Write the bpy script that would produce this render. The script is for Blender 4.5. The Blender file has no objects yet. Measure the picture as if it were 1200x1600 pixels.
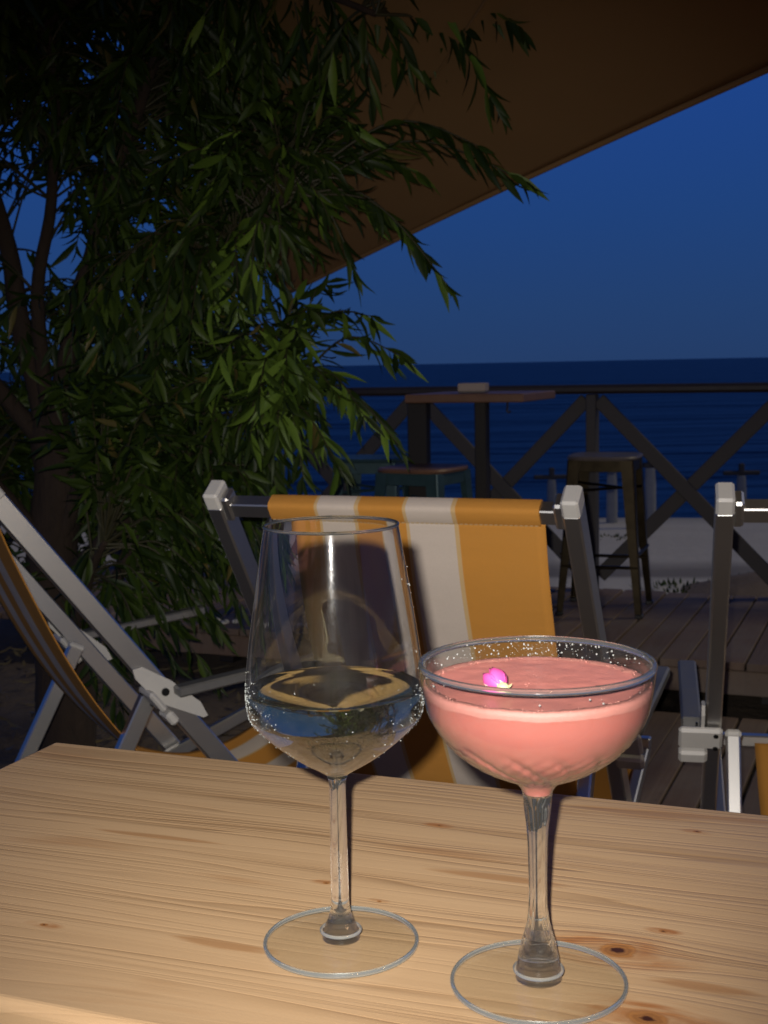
import bpy, math, random
from mathutils import Vector, Matrix, noise
random.seed(7)
R = math.radians
scene = bpy.context.scene
col = scene.collection
PI = math.pi

# ------------------------------------------------------------------ camera
CAM = Vector((0, 0, 1.18))
cam = bpy.data.cameras.new('camera')
cam.sensor_fit = 'VERTICAL'; cam.sensor_height = 36; cam.sensor_width = 27
cam.lens = 45; cam.clip_start = .02; cam.clip_end = 20000
cam.dof.use_dof = True; cam.dof.focus_distance = .85; cam.dof.aperture_fstop = 26
camo = bpy.data.objects.new('camera', cam); col.objects.link(camo)
CROT = Matrix.Rotation(R(90 - 6.56), 4, 'X') @ Matrix.Rotation(R(-1.13), 4, 'Z')
camo.matrix_world = Matrix.Translation(CAM) @ CROT
scene.camera = camo

# ------------------------------------------------------------------ sky (dusk)
w = bpy.data.worlds.new('World'); scene.world = w; w.use_nodes = True
nt = w.node_tree; nt.nodes.clear()
tc = nt.nodes.new('ShaderNodeTexCoord'); sep = nt.nodes.new('ShaderNodeSeparateXYZ')
rp = nt.nodes.new('ShaderNodeValToRGB'); bg = nt.nodes.new('ShaderNodeBackground'); wo = nt.nodes.new('ShaderNodeOutputWorld')
nt.links.new(tc.outputs['Generated'], sep.inputs[0]); mr = nt.nodes.new('ShaderNodeMapRange'); mr.inputs[1].default_value = -1
nt.links.new(sep.outputs['Z'], mr.inputs[0]); nt.links.new(mr.outputs[0], rp.inputs[0])
e = rp.color_ramp.elements
e[0].position = 0; e[0].color = (.003, .003, .004, 1)
e[1].position = 1; e[1].color = (.003, .010, .045, 1)
for ps, c in ((-.01, (.003, .004, .006, 1)), (0, (.0175, .046, .135, 1)), (.04, (.0165, .050, .155, 1)), (.11, (.0135, .053, .195, 1)), (.22, (.012, .056, .255, 1)), (.34, (.010, .045, .20, 1)), (.6, (.005, .020, .095, 1))):
    k = e.new(.5 + ps / 2); k.color = c
nt.links.new(rp.outputs[0], bg.inputs[0]); bg.inputs[1].default_value = 1.0
nt.links.new(bg.outputs[0], wo.inputs[0])

# last daylight / terrace glow reaching the beach: one broad soft sun from behind the viewer
sd = bpy.data.lights.new('sun', 'SUN'); sd.energy = .56; sd.angle = R(14); sd.color = (1, .88, .56)
so = bpy.data.objects.new('sun', sd); col.objects.link(so)
so.rotation_euler = Vector((-.70, -.06, -.70)).to_track_quat('-Z', 'Y').to_euler()

# the phone's flash next to the lens
fd = bpy.data.lights.new('camera_flash', 'SPOT'); fd.energy = 96; fd.color = (1, .95, .88)
fd.spot_size = R(62); fd.spot_blend = 1.0; fd.shadow_soft_size = .0045
fd.use_nodes = True
fn = fd.node_tree; fn.nodes.clear()
fo = fn.nodes.new('ShaderNodeOutputLight'); fe = fn.nodes.new('ShaderNodeEmission'); ff = fn.nodes.new('ShaderNodeLightFalloff')
ff.inputs['Strength'].default_value = 1.0
fa = fn.nodes.new('ShaderNodeMath'); fa.operation = 'MULTIPLY'; fa.inputs[1].default_value = .28; fn.links.new(ff.outputs['Linear'], fa.inputs[0])
fb = fn.nodes.new('ShaderNodeMath'); fb.operation = 'MULTIPLY_ADD'; fb.inputs[1].default_value = .58; fn.links.new(ff.outputs['Quadratic'], fb.inputs[0]); fn.links.new(fa.outputs[0], fb.inputs[2])
fn.links.new(fb.outputs[0], fe.inputs['Strength']); fn.links.new(fe.outputs[0], fo.inputs[0])
flo = bpy.data.objects.new('camera_flash', fd); col.objects.link(flo)
flo.matrix_world = Matrix.Translation(CAM + CROT.to_3x3() @ Vector((-.014, .019, 0))) @ Matrix.Rotation(R(90 - 11), 4, 'X') @ Matrix.Rotation(R(0), 4, 'Z')

vs = scene.view_settings
vs.view_transform = 'Standard'; vs.look = 'None'; vs.exposure = 0; vs.gamma = 1; vs.use_curve_mapping = False
cy = scene.cycles
cy.max_bounces = 16; cy.transmission_bounces = 14; cy.glossy_bounces = 6; cy.transparent_max_bounces = 24; cy.diffuse_bounces = 3
cy.caustics_reflective = False; cy.caustics_refractive = False
cy.sample_clamp_indirect = 4.0
cy.use_denoising = True

# ------------------------------------------------------------------ helpers
class MB:
    def __init__(s): s.v = []; s.f = []; s.mi = []; s.m = 0
    def add(s, vs_, fs):
        o = len(s.v); s.v += [tuple(p) for p in vs_]
        for f in fs: s.f.append(tuple(i + o for i in f)); s.mi.append(s.m)
    def box(s, c, size, M=None, bev=0.0):
        """box centred at c, half axes along M columns; optional bevel along every edge"""
        c = Vector(c); hx, hy, hz = [d / 2 for d in size]; M = M or Matrix.Identity(3)
        if bev <= 0:
            P = [c + M @ Vector((x * hx, y * hy, z * hz)) for x in (-1, 1) for y in (-1, 1) for z in (-1, 1)]
            s.add(P, [(0, 1, 3, 2), (4, 6, 7, 5), (0, 4, 5, 1), (2, 3, 7, 6), (0, 2, 6, 4), (1, 5, 7, 3)]); return
        b = min(bev, hx * .9, hy * .9, hz * .9)
        P = []; idx = {}
        for x in (-1, 1):
            for y in (-1, 1):
                for z in (-1, 1):
                    for k in range(3):
                        q = [x * (hx - b), y * (hy - b), z * (hz - b)]
                        q[k] = (x * hx, y * hy, z * hz)[k]
                        idx[(x, y, z, k)] = len(P); P.append(c + M @ Vector(q))
        F = []
        cyc = [(-1, -1), (1, -1), (1, 1), (-1, 1)]
        for k in range(3):
            a, bb = [(1, 2), (2, 0), (0, 1)][k]
            for sg in (-1, 1):
                q = []
                for u, v in cyc:
                    t = [0, 0, 0]; t[k] = sg; t[a] = u; t[bb] = v; q.append(idx[(t[0], t[1], t[2], k)])
                F.append(q if sg > 0 else q[::-1])
        for k in range(3):
            a, bb = [(1, 2), (2, 0), (0, 1)][k]
            for u in (-1, 1):
                for v in (-1, 1):
                    t0 = [0, 0, 0]; t0[k] = -1; t0[a] = u; t0[bb] = v; t1 = list(t0); t1[k] = 1
                    q = [idx[(*t0, a)], idx[(*t1, a)], idx[(*t1, bb)], idx[(*t0, bb)]]
                    F.append(q if u * v < 0 else q[::-1])
        for x in (-1, 1):
            for y in (-1, 1):
                for z in (-1, 1):
                    q = [idx[(x, y, z, k)] for k in range(3)]
                    F.append(q if x * y * z > 0 else q[::-1])
        s.add(P, F)
    def bar(s, p, q, wd, dp, ref=(1, 0, 0), bev=.0, ext=0.):
        """rectangular bar from p to q; wd along ref, dp across"""
        p = Vector(p); q = Vector(q); d = (q - p); L = d.length; d.normalize()
        x = Vector(ref); x = (x - d * x.dot(d)).normalized(); y = d.cross(x)
        s.box((p + q) / 2, (wd, dp, L + ext), Matrix((x, y, d)).transposed(), bev)
    def tube(s, pts, rad, n=8, cap=True):
        pts = [Vector(p) for p in pts]; m = len(pts)
        if not hasattr(rad, '__len__'): rad = [rad] * m
        up = Vector((.13, .31, .94)); rings = []
        for i, p in enumerate(pts):
            d = (pts[min(i + 1, m - 1)] - pts[max(i - 1, 0)]).normalized()
            a = d.cross(up)
            if a.length < .05: a = d.cross(Vector((1, 0, 0)))
            a.normalize(); b = d.cross(a)
            rings.append([p + (a * math.cos(2 * PI * k / n) + b * math.sin(2 * PI * k / n)) * rad[i] for k in range(n)])
        V = [q for r_ in rings for q in r_]; F = []
        for i in range(m - 1):
            for k in range(n):
                F.append((i * n + k, i * n + (k + 1) % n, (i + 1) * n + (k + 1) % n, (i + 1) * n + k))
        if cap: F.append(tuple(range(n))[::-1]); F.append(tuple((m - 1) * n + k for k in range(n)))
        s.add(V, F)
    def lathe(s, prof, n=96, fn=None):
        """prof: list of (r, z); r==0 makes a pole; normals outward when the profile runs bottom->top on the outside"""
        rows = []; V = []
        for r_, z in prof:
            if r_ <= 1e-7: rows.append([len(V)]); V.append(Vector((0, 0, z)))
            else:
                row = []
                for k in range(n):
                    a = 2 * PI * k / n; rr = fn(r_, z, a) if fn else r_
                    row.append(len(V)); V.append(Vector((rr * math.cos(a), rr * math.sin(a), z)))
                rows.append(row)
        F = []
        for A, B in zip(rows, rows[1:]):
            for k in range(n):
                k2 = (k + 1) % n
                if len(A) == 1 and len(B) == 1: continue
                if len(A) == 1: F.append((A[0], B[k2], B[k]))
                elif len(B) == 1: F.append((A[k], A[k2], B[0]))
                else: F.append((A[k], A[k2], B[k2], B[k]))
        s.add(V, F)
    def build(s, name, mats, parent=None, smooth=False, link=True):
        me = bpy.data.meshes.new(name); me.from_pydata(s.v, [], s.f)
        for m in (mats if isinstance(mats, (list, tuple)) else [mats]): me.materials.append(m)
        me.polygons.foreach_set('material_index', s.mi)
        if smooth: me.polygons.foreach_set('use_smooth', [True] * len(s.f))
        me.update()
        o = bpy.data.objects.new(name, me); col.objects.link(o)
        if parent: o.parent = parent
        return o

def auto_smooth(o, ang=30):
    me = o.data
    import bmesh
    bm = bmesh.new(); bm.from_mesh(me)
    for f in bm.faces: f.smooth = True
    for ed in bm.edges:
        ed.smooth = not (len(ed.link_faces) == 2 and ed.calc_face_angle(0) > R(ang))
    bm.to_mesh(me); bm.free()
    return o

def blob(mb, c, r_, n1=8, n2=5, sz=1.0):
    V = []; F = []
    for a in range(n2 + 1):
        th = PI * a / n2
        for k in range(n1):
            ph = 2 * PI * k / n1; V.append(Vector(c) + Vector((math.sin(th) * math.cos(ph), math.sin(th) * math.sin(ph), math.cos(th) * sz)) * r_)
    for a in range(n2):
        for k in range(n1): F.append((a * n1 + k, (a + 1) * n1 + k, (a + 1) * n1 + (k + 1) % n1, a * n1 + (k + 1) % n1))
    mb.add(V, F)
def empty(name, loc, rz=0.0):
    o = bpy.data.objects.new(name, None); col.objects.link(o)
    o.location = loc; o.rotation_euler = (0, 0, rz); o.empty_display_size = .1
    return o
def tag(o, label=None, cat=None, group=None, kind=None):
    if label: o['label'] = label
    if cat: o['category'] = cat
    if group: o['group'] = group
    if kind: o['kind'] = kind
    return o
def copy_tree(o, parent=None):
    c = o.copy(); col.objects.link(c)
    if parent: c.parent = parent
    for ch in list(o.children): copy_tree(ch, c)
    return c

def catmull(P, n=6):
    P = [Vector(p) for p in P]; out = []
    for i in range(len(P) - 1):
        p0 = P[max(i - 1, 0)]; p1 = P[i]; p2 = P[i + 1]; p3 = P[min(i + 2, len(P) - 1)]
        for k in range(n):
            t = k / n
            out.append(.5 * ((2 * p1) + (p2 - p0) * t + (2 * p0 - 5 * p1 + 4 * p2 - p3) * t * t + (3 * p1 - p0 - 3 * p2 + p3) * t ** 3))
    out.append(P[-1]); return out

# ---- materials
class NM:
    """tiny node-material builder"""
    def __init__(s, name):
        s.mat = bpy.data.materials.new(name); s.mat.use_nodes = True; s.t = s.mat.node_tree; s.t.nodes.clear()
        s.out = s.n('OutputMaterial')
    def n(s, kind, **kw):
        nd = s.t.nodes.new('ShaderNode' + kind)
        for k, v in kw.items(): setattr(nd, k, v)
        return nd
    def l(s, a, b): s.t.links.new(a, b)
    def val(s, sock, v):
        if isinstance(v, bpy.types.NodeSocket): s.l(v, sock)
        else: sock.default_value = v
    def math(s, op, a, b=0.0, c=0.0):
        nd = s.n('Math', operation=op); s.val(nd.inputs[0], a); s.val(nd.inputs[1], b)
        if op in ('MULTIPLY_ADD', 'SMOOTH_MIN'): s.val(nd.inputs[2], c)
        return nd.outputs[0]
    def mix(s, f, a, b):
        nd = s.n('Mix', data_type='RGBA'); s.val(nd.inputs[0], f)
        for sock, v in ((nd.inputs[6], a), (nd.inputs[7], b)):
            if isinstance(v, bpy.types.NodeSocket): s.l(v, sock)
            else: sock.default_value = (*v[:3], 1)
        return nd.outputs[2]
    def ramp(s, f, stops, interp='LINEAR'):
        nd = s.n('ValToRGB'); s.val(nd.inputs[0], f); r = nd.color_ramp; r.interpolation = interp
        while len(r.elements) < len(stops): r.elements.new(.5)
        for el, (p, c) in zip(r.elements, stops):
            el.position = p; el.color = (*c, 1) if hasattr(c, '__len__') else (c, c, c, 1)
        return nd.outputs[0]
    def obj(s): return s.n('TexCoord').outputs['Object']
    def mapping(s, vec, scale=(1, 1, 1), loc=(0, 0, 0), rot=(0, 0, 0)):
        m = s.n('Mapping'); s.l(vec, m.inputs[0]); m.inputs['Scale'].default_value = scale
        m.inputs['Location'].default_value = loc; m.inputs['Rotation'].default_value = rot; return m.outputs[0]
    def noise(s, vec, scale, detail=4, rough=.55, dist=0):
        nd = s.n('TexNoise'); s.l(vec, nd.inputs['Vector']); nd.inputs['Scale'].default_value = scale
        nd.inputs['Detail'].default_value = detail; nd.inputs['Roughness'].default_value = rough
        nd.inputs['Distortion'].default_value = dist; return nd.outputs[0]
    def bump(s, h, strength=.3, dist=.002, normal=None):
        nd = s.n('Bump'); s.l(h, nd.inputs['Height']); nd.inputs['Strength'].default_value = strength
        nd.inputs['Distance'].default_value = dist
        if normal: s.l(normal, nd.inputs['Normal'])
        return nd.outputs[0]
    def principled(s, color, rough=.5, metal=0., normal=None, **kw):
        nd = s.n('BsdfPrincipled')
        if isinstance(color, bpy.types.NodeSocket): s.l(color, nd.inputs['Base Color'])
        else: nd.inputs['Base Color'].default_value = (*color, 1)
        s.val(nd.inputs['Roughness'], rough); s.val(nd.inputs['Metallic'], metal)
        if normal: s.l(normal, nd.inputs['Normal'])
        for k, v in kw.items(): s.val(nd.inputs[k.replace('_', ' ')], v)
        return nd.outputs[0]
    def done(s, sh): s.l(sh, s.out.inputs[0]); return s.mat

def plain(name, c, rough=.5, metal=0., var=.12, sc=30, bumpd=0., **kw):
    m = NM(name); o = m.obj(); nz = m.noise(o, sc, 5, .6)
    cl = m.mix(nz, tuple(x * (1 - var) for x in c), tuple(min(1, x * (1 + var)) for x in c))
    r_ = m.math('MULTIPLY_ADD', nz, .25, rough - .12)
    return m.done(m.principled(cl, r_, metal, m.bump(m.noise(o, sc * 6, 3), .4, bumpd) if bumpd else None, **kw))

M = {}
def m_alu():
    m = NM('satin_aluminium'); o = m.obj()
    br = m.noise(m.mapping(o, (900, 900, 900)), 1, 2); sc = m.noise(o, 5, 3)
    return m.done(m.principled((.66, .65, .63), m.math('MULTIPLY_ADD', sc, .06, .37), 1.0, m.bump(br, .12, .0002)))
M['alu'] = m_alu()
M['darkalu'] = plain('grey_anodised_aluminium', (.26, .255, .25), .5, .75, .05, 60)
M['plastic'] = plain('white_plastic', (.56, .54, .51), .42, 0, .06, 40)
M['screw'] = plain('dark_steel', (.06, .06, .06), .35, .9)
M['bronze'] = plain('aged_bronze_paint', (.030, .021, .010), .36, .8, .45, 22)
M['teal'] = plain('teal_paint', (.034, .070, .080), .45, .35, .3, 20)
M['seatwood'] = plain('worn_seat_wood', (.14, .07, .042), .5, 0, .3, 18)
M['darkseat'] = plain('grey_brown_seat', (.10, .08, .072), .5, 0, .25, 18)
M['darkwood'] = plain('dark_stained_wood', (.009, .006, .005), .6, 0, .3, 14)
M['railtop'] = plain('dark_handrail_wood', (.020, .013, .013), .6, 0, .4, 12)
M['greywood'] = plain('weathered_grey_wood', (.046, .039, .036), .75, 0, .3, 16, .002)
M['bark'] = None
M['whitepaint'] = plain('white_painted_wood', (.22, .22, .22), .7, 0, .25, 12)
M['stone'] = plain('white_stone', (.55, .52, .47), .8, 0, .2, 25, .003)

def m_bark():
    m = NM('rough_bark'); o = m.obj(); v = m.mapping(o, (1, 1, .25))
    n1 = m.noise(v, 38, 6, .65, .6); n2 = m.noise(o, 6, 3)
    c = m.mix(n1, (.006, .004, .003), (.045, .026, .016)); c = m.mix(m.math('MULTIPLY', n2, .5), c, (.036, .020, .011))
    return m.done(m.principled(c, .9, 0, m.bump(n1, .9, .012)))
M['bark'] = m_bark()
def m_twig():
    m = NM('young_twig'); o = m.obj()
    return m.done(m.principled(m.mix(m.noise(o, 9, 3), (.03, .018, .011), (.036, .042, .014)), .6))
M['twig'] = m_twig()
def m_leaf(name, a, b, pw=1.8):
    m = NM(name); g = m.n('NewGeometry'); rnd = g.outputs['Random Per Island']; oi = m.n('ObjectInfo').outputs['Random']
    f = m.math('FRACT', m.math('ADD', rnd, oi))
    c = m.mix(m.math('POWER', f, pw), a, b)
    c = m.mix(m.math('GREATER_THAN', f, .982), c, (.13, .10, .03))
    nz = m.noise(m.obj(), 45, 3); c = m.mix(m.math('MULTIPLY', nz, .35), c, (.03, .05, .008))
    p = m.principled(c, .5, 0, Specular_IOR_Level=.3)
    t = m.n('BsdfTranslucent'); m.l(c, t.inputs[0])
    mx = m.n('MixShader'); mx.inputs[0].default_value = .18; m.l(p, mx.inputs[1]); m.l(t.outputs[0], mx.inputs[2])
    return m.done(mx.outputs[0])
M['flashlit_leaf'] = m_leaf('flashlit_willow_leaf', (.050, .095, .011), (.165, .265, .036), 1.0)  # brighter copy for the foremost leaves, flash light put into their green
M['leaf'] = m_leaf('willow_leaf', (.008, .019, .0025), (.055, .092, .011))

def m_fabric():
    m = NM('striped_sling_fabric'); o = m.obj(); sx = m.n('SeparateXYZ'); m.l(o, sx.inputs[0])
    x = m.math('DIVIDE', m.math('ADD', sx.outputs[0], .2275), .455)
    og = (.60, .255, .032); wh = (.64, .555, .485); ed = (.62, .42, .20)
    st = []; cur = og; st.append((0, og))
    for i, b in enumerate((.2375, .392, .570, .748)):
        nx = wh if i % 2 == 0 else og
        st += [(b - .007, ed), (b + .007, nx)]
    c = m.ramp(x, st, 'CONSTANT')
    n1 = m.noise(o, 7, 4); c = m.mix(m.math('MULTIPLY', n1, .16), c, (.36, .25, .14))
    wv = m.noise(m.mapping(o, (1, 1, .5)), 900, 1); c = m.mix(m.math('MULTIPLY', wv, .22), c, (.20, .14, .08))
    # a small faint smudge on the white band
    vd = m.n('VectorMath', operation='DISTANCE'); m.l(m.mapping(o, (1, .6, 1)), vd.inputs[0]); vd.inputs[1].default_value = (.075, .054, .80)
    sm = m.math('MULTIPLY', m.ramp(m.math('MULTIPLY', vd.outputs['Value'], 20), [(0, 1.), (.35, 0.)]), m.noise(o, 150, 2))
    c = m.mix(m.math('MULTIPLY', sm, .7), c, (.25, .2, .16))
    p = m.principled(c, .8, 0, m.bump(wv, .25, .0006, m.bump(m.noise(m.mapping(o, (1.2, 1, 3)), 6, 3), .22, .010)), Specular_IOR_Level=.25)
    return m.done(p)
M['fabric'] = m_fabric()

def m_sail():
    m = NM('sand_coloured_sailcloth'); o = m.obj()
    c = m.mix(m.noise(o, 2.2, 4), (.275, .158, .068), (.325, .190, .086))
    return m.done(m.principled(c, .85, 0, m.bump(m.noise(o, 260, 2), .3, .002, m.bump(m.noise(o, 1.2, 2), .3, .03)), Specular_IOR_Level=.2))
M['sail'] = m_sail()

KNOTS = []; STREAKS = []
def m_pine():
    m = NM('varnished_pine'); o = m.obj(); sx = m.n('SeparateXYZ'); m.l(o, sx.inputs[0]); x, y = sx.outputs[0], sx.outputs[1]
    z = sx.outputs[2]
    # slow waviness of the grain
    wob = m.noise(m.mapping(o, (1.6, 5, 5)), 1.0, 2, .5)
    yy = m.math('ADD', y, m.math('MULTIPLY', m.math('SUBTRACT', wob, .5), .055))
    yy = m.math('ADD', yy, m.math('MULTIPLY', z, .6))
    yy = m.math('ADD', yy, m.math('MULTIPLY', x, -.012))
    mask = None; core = None; halo = None
    wn = m.noise(m.mapping(o, (1, 1.6, 1)), 75, 4, .6)
    for (kx, ky, ka, kb) in KNOTS:
        dx = m.math('SUBTRACT', x, kx); dy = m.math('SUBTRACT', y, ky)
        d2 = m.math('ADD', m.math('POWER', m.math('ABSOLUTE', m.math('DIVIDE', dx, ka * 3.6)), 2), m.math('POWER', m.math('ABSOLUTE', m.math('DIVIDE', dy, kb * 2.2)), 2))
        g = m.math('POWER', 2.718, m.math('MULTIPLY', d2, -1.0))
        # push the grain lines apart around the knot
        yy = m.math('SUBTRACT', yy, m.math('MULTIPLY', m.math('MULTIPLY', dy, g), .8))
        r_ = m.math('SQRT', m.math('ADD', m.math('POWER', m.math('ABSOLUTE', m.math('DIVIDE', dx, ka)), 2), m.math('POWER', m.math('ABSOLUTE', m.math('DIVIDE', dy, kb)), 2)))
        r_ = m.math('ADD', r_, m.math('MULTIPLY', m.math('SUBTRACT', wn, .5), 1.05))
        mask = r_ if mask is None else m.math('MINIMUM', mask, r_)
        halo = g if halo is None else m.math('MAXIMUM', halo, g)
    cv = m.n('CombineXYZ'); m.l(m.math('MULTIPLY', x, .9), cv.inputs[0]); m.l(yy, cv.inputs[1])
    v = cv.outputs[0]
    n1 = m.noise(m.mapping(v, (1.0, 190, 1)), 1.0, 3, .65)      # individual growth lines
    ph = m.math('ADD', m.math('MULTIPLY', yy, 92), m.math('MULTIPLY', m.noise(m.mapping(v, (.8, 22, 1)), 1.0, 3, .55), 8.5))
    saw = m.math('FRACT', ph)
    n2 = m.noise(m.mapping(v, (2.0, 34, 1)), 1.0, 2, .5)       # bands of dense and open grain
    n3 = m.noise(m.mapping(v, (14, 900, 1)), 1.0, 2, .5)       # fibre
    line = m.math('MAXIMUM', m.math('MULTIPLY', m.ramp(n1, [(.46, 0.), (.57, .3), (.63, 1.), (.68, .3), (.76, 0.)]), .75), m.ramp(saw, [(0, .0), (.45, .06), (.80, .55), (.92, 1.), (1, 0.)]))
    dens = m.ramp(n2, [(.33, .10), (.62, 1.)])
    c = m.mix(n2, (.505, .345, .200), (.425, .275, .148))
    c = m.mix(m.math('MULTIPLY', m.math('MULTIPLY', line, dens), .57), c, (.175, .088, .036))
    c = m.mix(m.math('MULTIPLY', n3, .18), c, (.30, .17, .075))
    blot = m.noise(m.mapping(v, (3.2, 22, 1)), 1.0, 3, .55)    # long resin streaks
    c = m.mix(m.math('MULTIPLY', m.ramp(blot, [(.62, 0.), (.70, 1.)]), .42), c, (.26, .115, .038))
    c = m.mix(m.math('MULTIPLY', m.ramp(halo, [(.20, 0.), (.60, .95), (1, 1.)]), m.ramp(m.noise(m.mapping(v, (26, 130, 1)), 1, 3), [(.38, 0.), (.62, 1.)])), c, (.30, .125, .042))
    for (sx_, sy_, sa, sb_) in STREAKS:
        e2 = m.math('ADD', m.math('POWER', m.math('ABSOLUTE', m.math('DIVIDE', m.math('SUBTRACT', x, sx_), sa)), 2), m.math('POWER', m.math('ABSOLUTE', m.math('DIVIDE', m.math('ADD', m.math('SUBTRACT', y, sy_), m.math('MULTIPLY', m.math('SUBTRACT', wob, .5), .03)), sb_)), 2))
        e2 = m.math('ADD', e2, m.math('MULTIPLY', m.math('SUBTRACT', m.noise(m.mapping(v, (30, 420, 1)), 1, 2), .5), 1.3))
        c = m.mix(m.math('MULTIPLY', m.ramp(e2, [(.35, 1.), (1.0, 0.)]), .62), c, (.27, .125, .045))
    ring = m.math('SINE', m.math('MULTIPLY', mask, 15))
    kc = m.mix(m.math('MULTIPLY_ADD', ring, .22, .3), (.335, .15, .048), (.15, .06, .02))
    kc = m.mix(m.ramp(mask, [(.22, 1.), (.42, 0.)]), kc, (.045, .016, .010))
    c = m.mix(m.ramp(mask, [(.80, 1.), (1.10, 0.)]), c, kc)
    hgt = m.math('SUBTRACT', 1.0, m.math('MULTIPLY', line, dens))
    fine = m.noise(m.mapping(o, (500, 900, 500)), 1.0, 1)
    bmp = m.bump(hgt, .45, .0006, m.bump(fine, .18, .0003))
    rgh = m.math('MULTIPLY_ADD', m.noise(o, 14, 4), .16, .27)
    return m.done(m.principled(c, rgh, 0, bmp, Specular_IOR_Level=.45))

def m_deck():
    m = NM('weathered_deck_board'); o = m.obj(); oi = m.n('ObjectInfo').outputs['Random']
    off = m.n('CombineXYZ'); m.l(m.math('MULTIPLY', oi, 37), off.inputs[0]); m.l(m.math('MULTIPLY', oi, 91), off.inputs[1])
    ad = m.n('VectorMath', operation='ADD'); m.l(o, ad.inputs[0]); m.l(off.outputs[0], ad.inputs[1]); v = ad.outputs[0]
    n1 = m.noise(m.mapping(v, (60, 2.2, 20)), 1, 4, .6); n2 = m.noise(v, 3.2, 5, .6); n3 = m.noise(v, 55, 3)
    c = m.mix(n1, (.100, .058, .036), (.210, .135, .092))
    c = m.mix(m.ramp(n2, [(.4, 0.), (.7, .7)]), c, (.20, .165, .13))
    c = m.mix(m.math('MULTIPLY', oi, .4), c, (.07, .045, .034))
    c = m.mix(m.ramp(n3, [(.66, 0.), (.74, .5)]), c, (.04, .03, .024))
    return m.done(m.principled(c, .72, 0, m.bump(n1, .5, .003)))
M['deck'] = m_deck()
def m_sand():
    m = NM('beach_sand'); o = m.obj(); sx = m.n('SeparateXYZ'); m.l(o, sx.inputs[0])
    n1 = m.noise(m.mapping(o, (.5, 2.2, 1)), 1.0, 6, .6); n2 = m.noise(o, 9, 4); n3 = m.noise(o, 70, 2)
    c = m.mix(n1, (.52, .47, .40), (.66, .61, .53)); c = m.mix(m.math('MULTIPLY', n2, .35), c, (.34, .30, .25))
    # darker line across the sand and wet strip by the water (object y = distance from the terrace)
    yw = m.math('ADD', sx.outputs[1], m.math('MULTIPLY', m.math('SUBTRACT', m.noise(o, .8, 3), .5), .5))
    wet = m.ramp(m.math('DIVIDE', yw, 20), [(.405, 0.), (.47, .75), (.60, 1.)])
    c = m.mix(wet, c, (.15, .14, .13))
    dark_line = m.ramp(m.math('DIVIDE', yw, 20), [(.225, 0.), (.235, .8), (.250, .75), (.272, 0.)])
    c = m.mix(dark_line, c, (.16, .135, .115))
    return m.done(m.principled(c, .9, 0, m.bump(n2, .35, .03, m.bump(n3, .3, .006))))
M['sand'] = m_sand()
def m_soil():
    m = NM('dark_soil'); o = m.obj(); n1 = m.noise(o, 12, 6, .65)
    return m.done(m.principled(m.mix(n1, (.035, .024, .016), (.14, .10, .068)), .95, 0, m.bump(n1, 1, .03)))
M['soil'] = m_soil()
def m_sea():
    m = NM('sea_water'); o = m.obj()
    n1 = m.noise(m.mapping(o, (.35, 1.1, 1)), 1.0, 6, .6, .4); n2 = m.noise(m.mapping(o, (.03, .12, 1)), 1.0, 4, .6)
    n3 = m.noise(m.mapping(o, (.004, .03, 1)), 1.0, 3, .5)
    c = m.mix(n2, (.002, .015, .072), (.004, .026, .112)); c = m.mix(m.math('MULTIPLY', n3, .5), c, (.003, .012, .05))
    b = m.bump(n1, 1, .20, m.bump(n2, 1, 2.2))
    return m.done(m.principled(c, .38, 0, b, IOR=1.33, Specular_IOR_Level=.16))
M['sea'] = m_sea()

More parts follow.
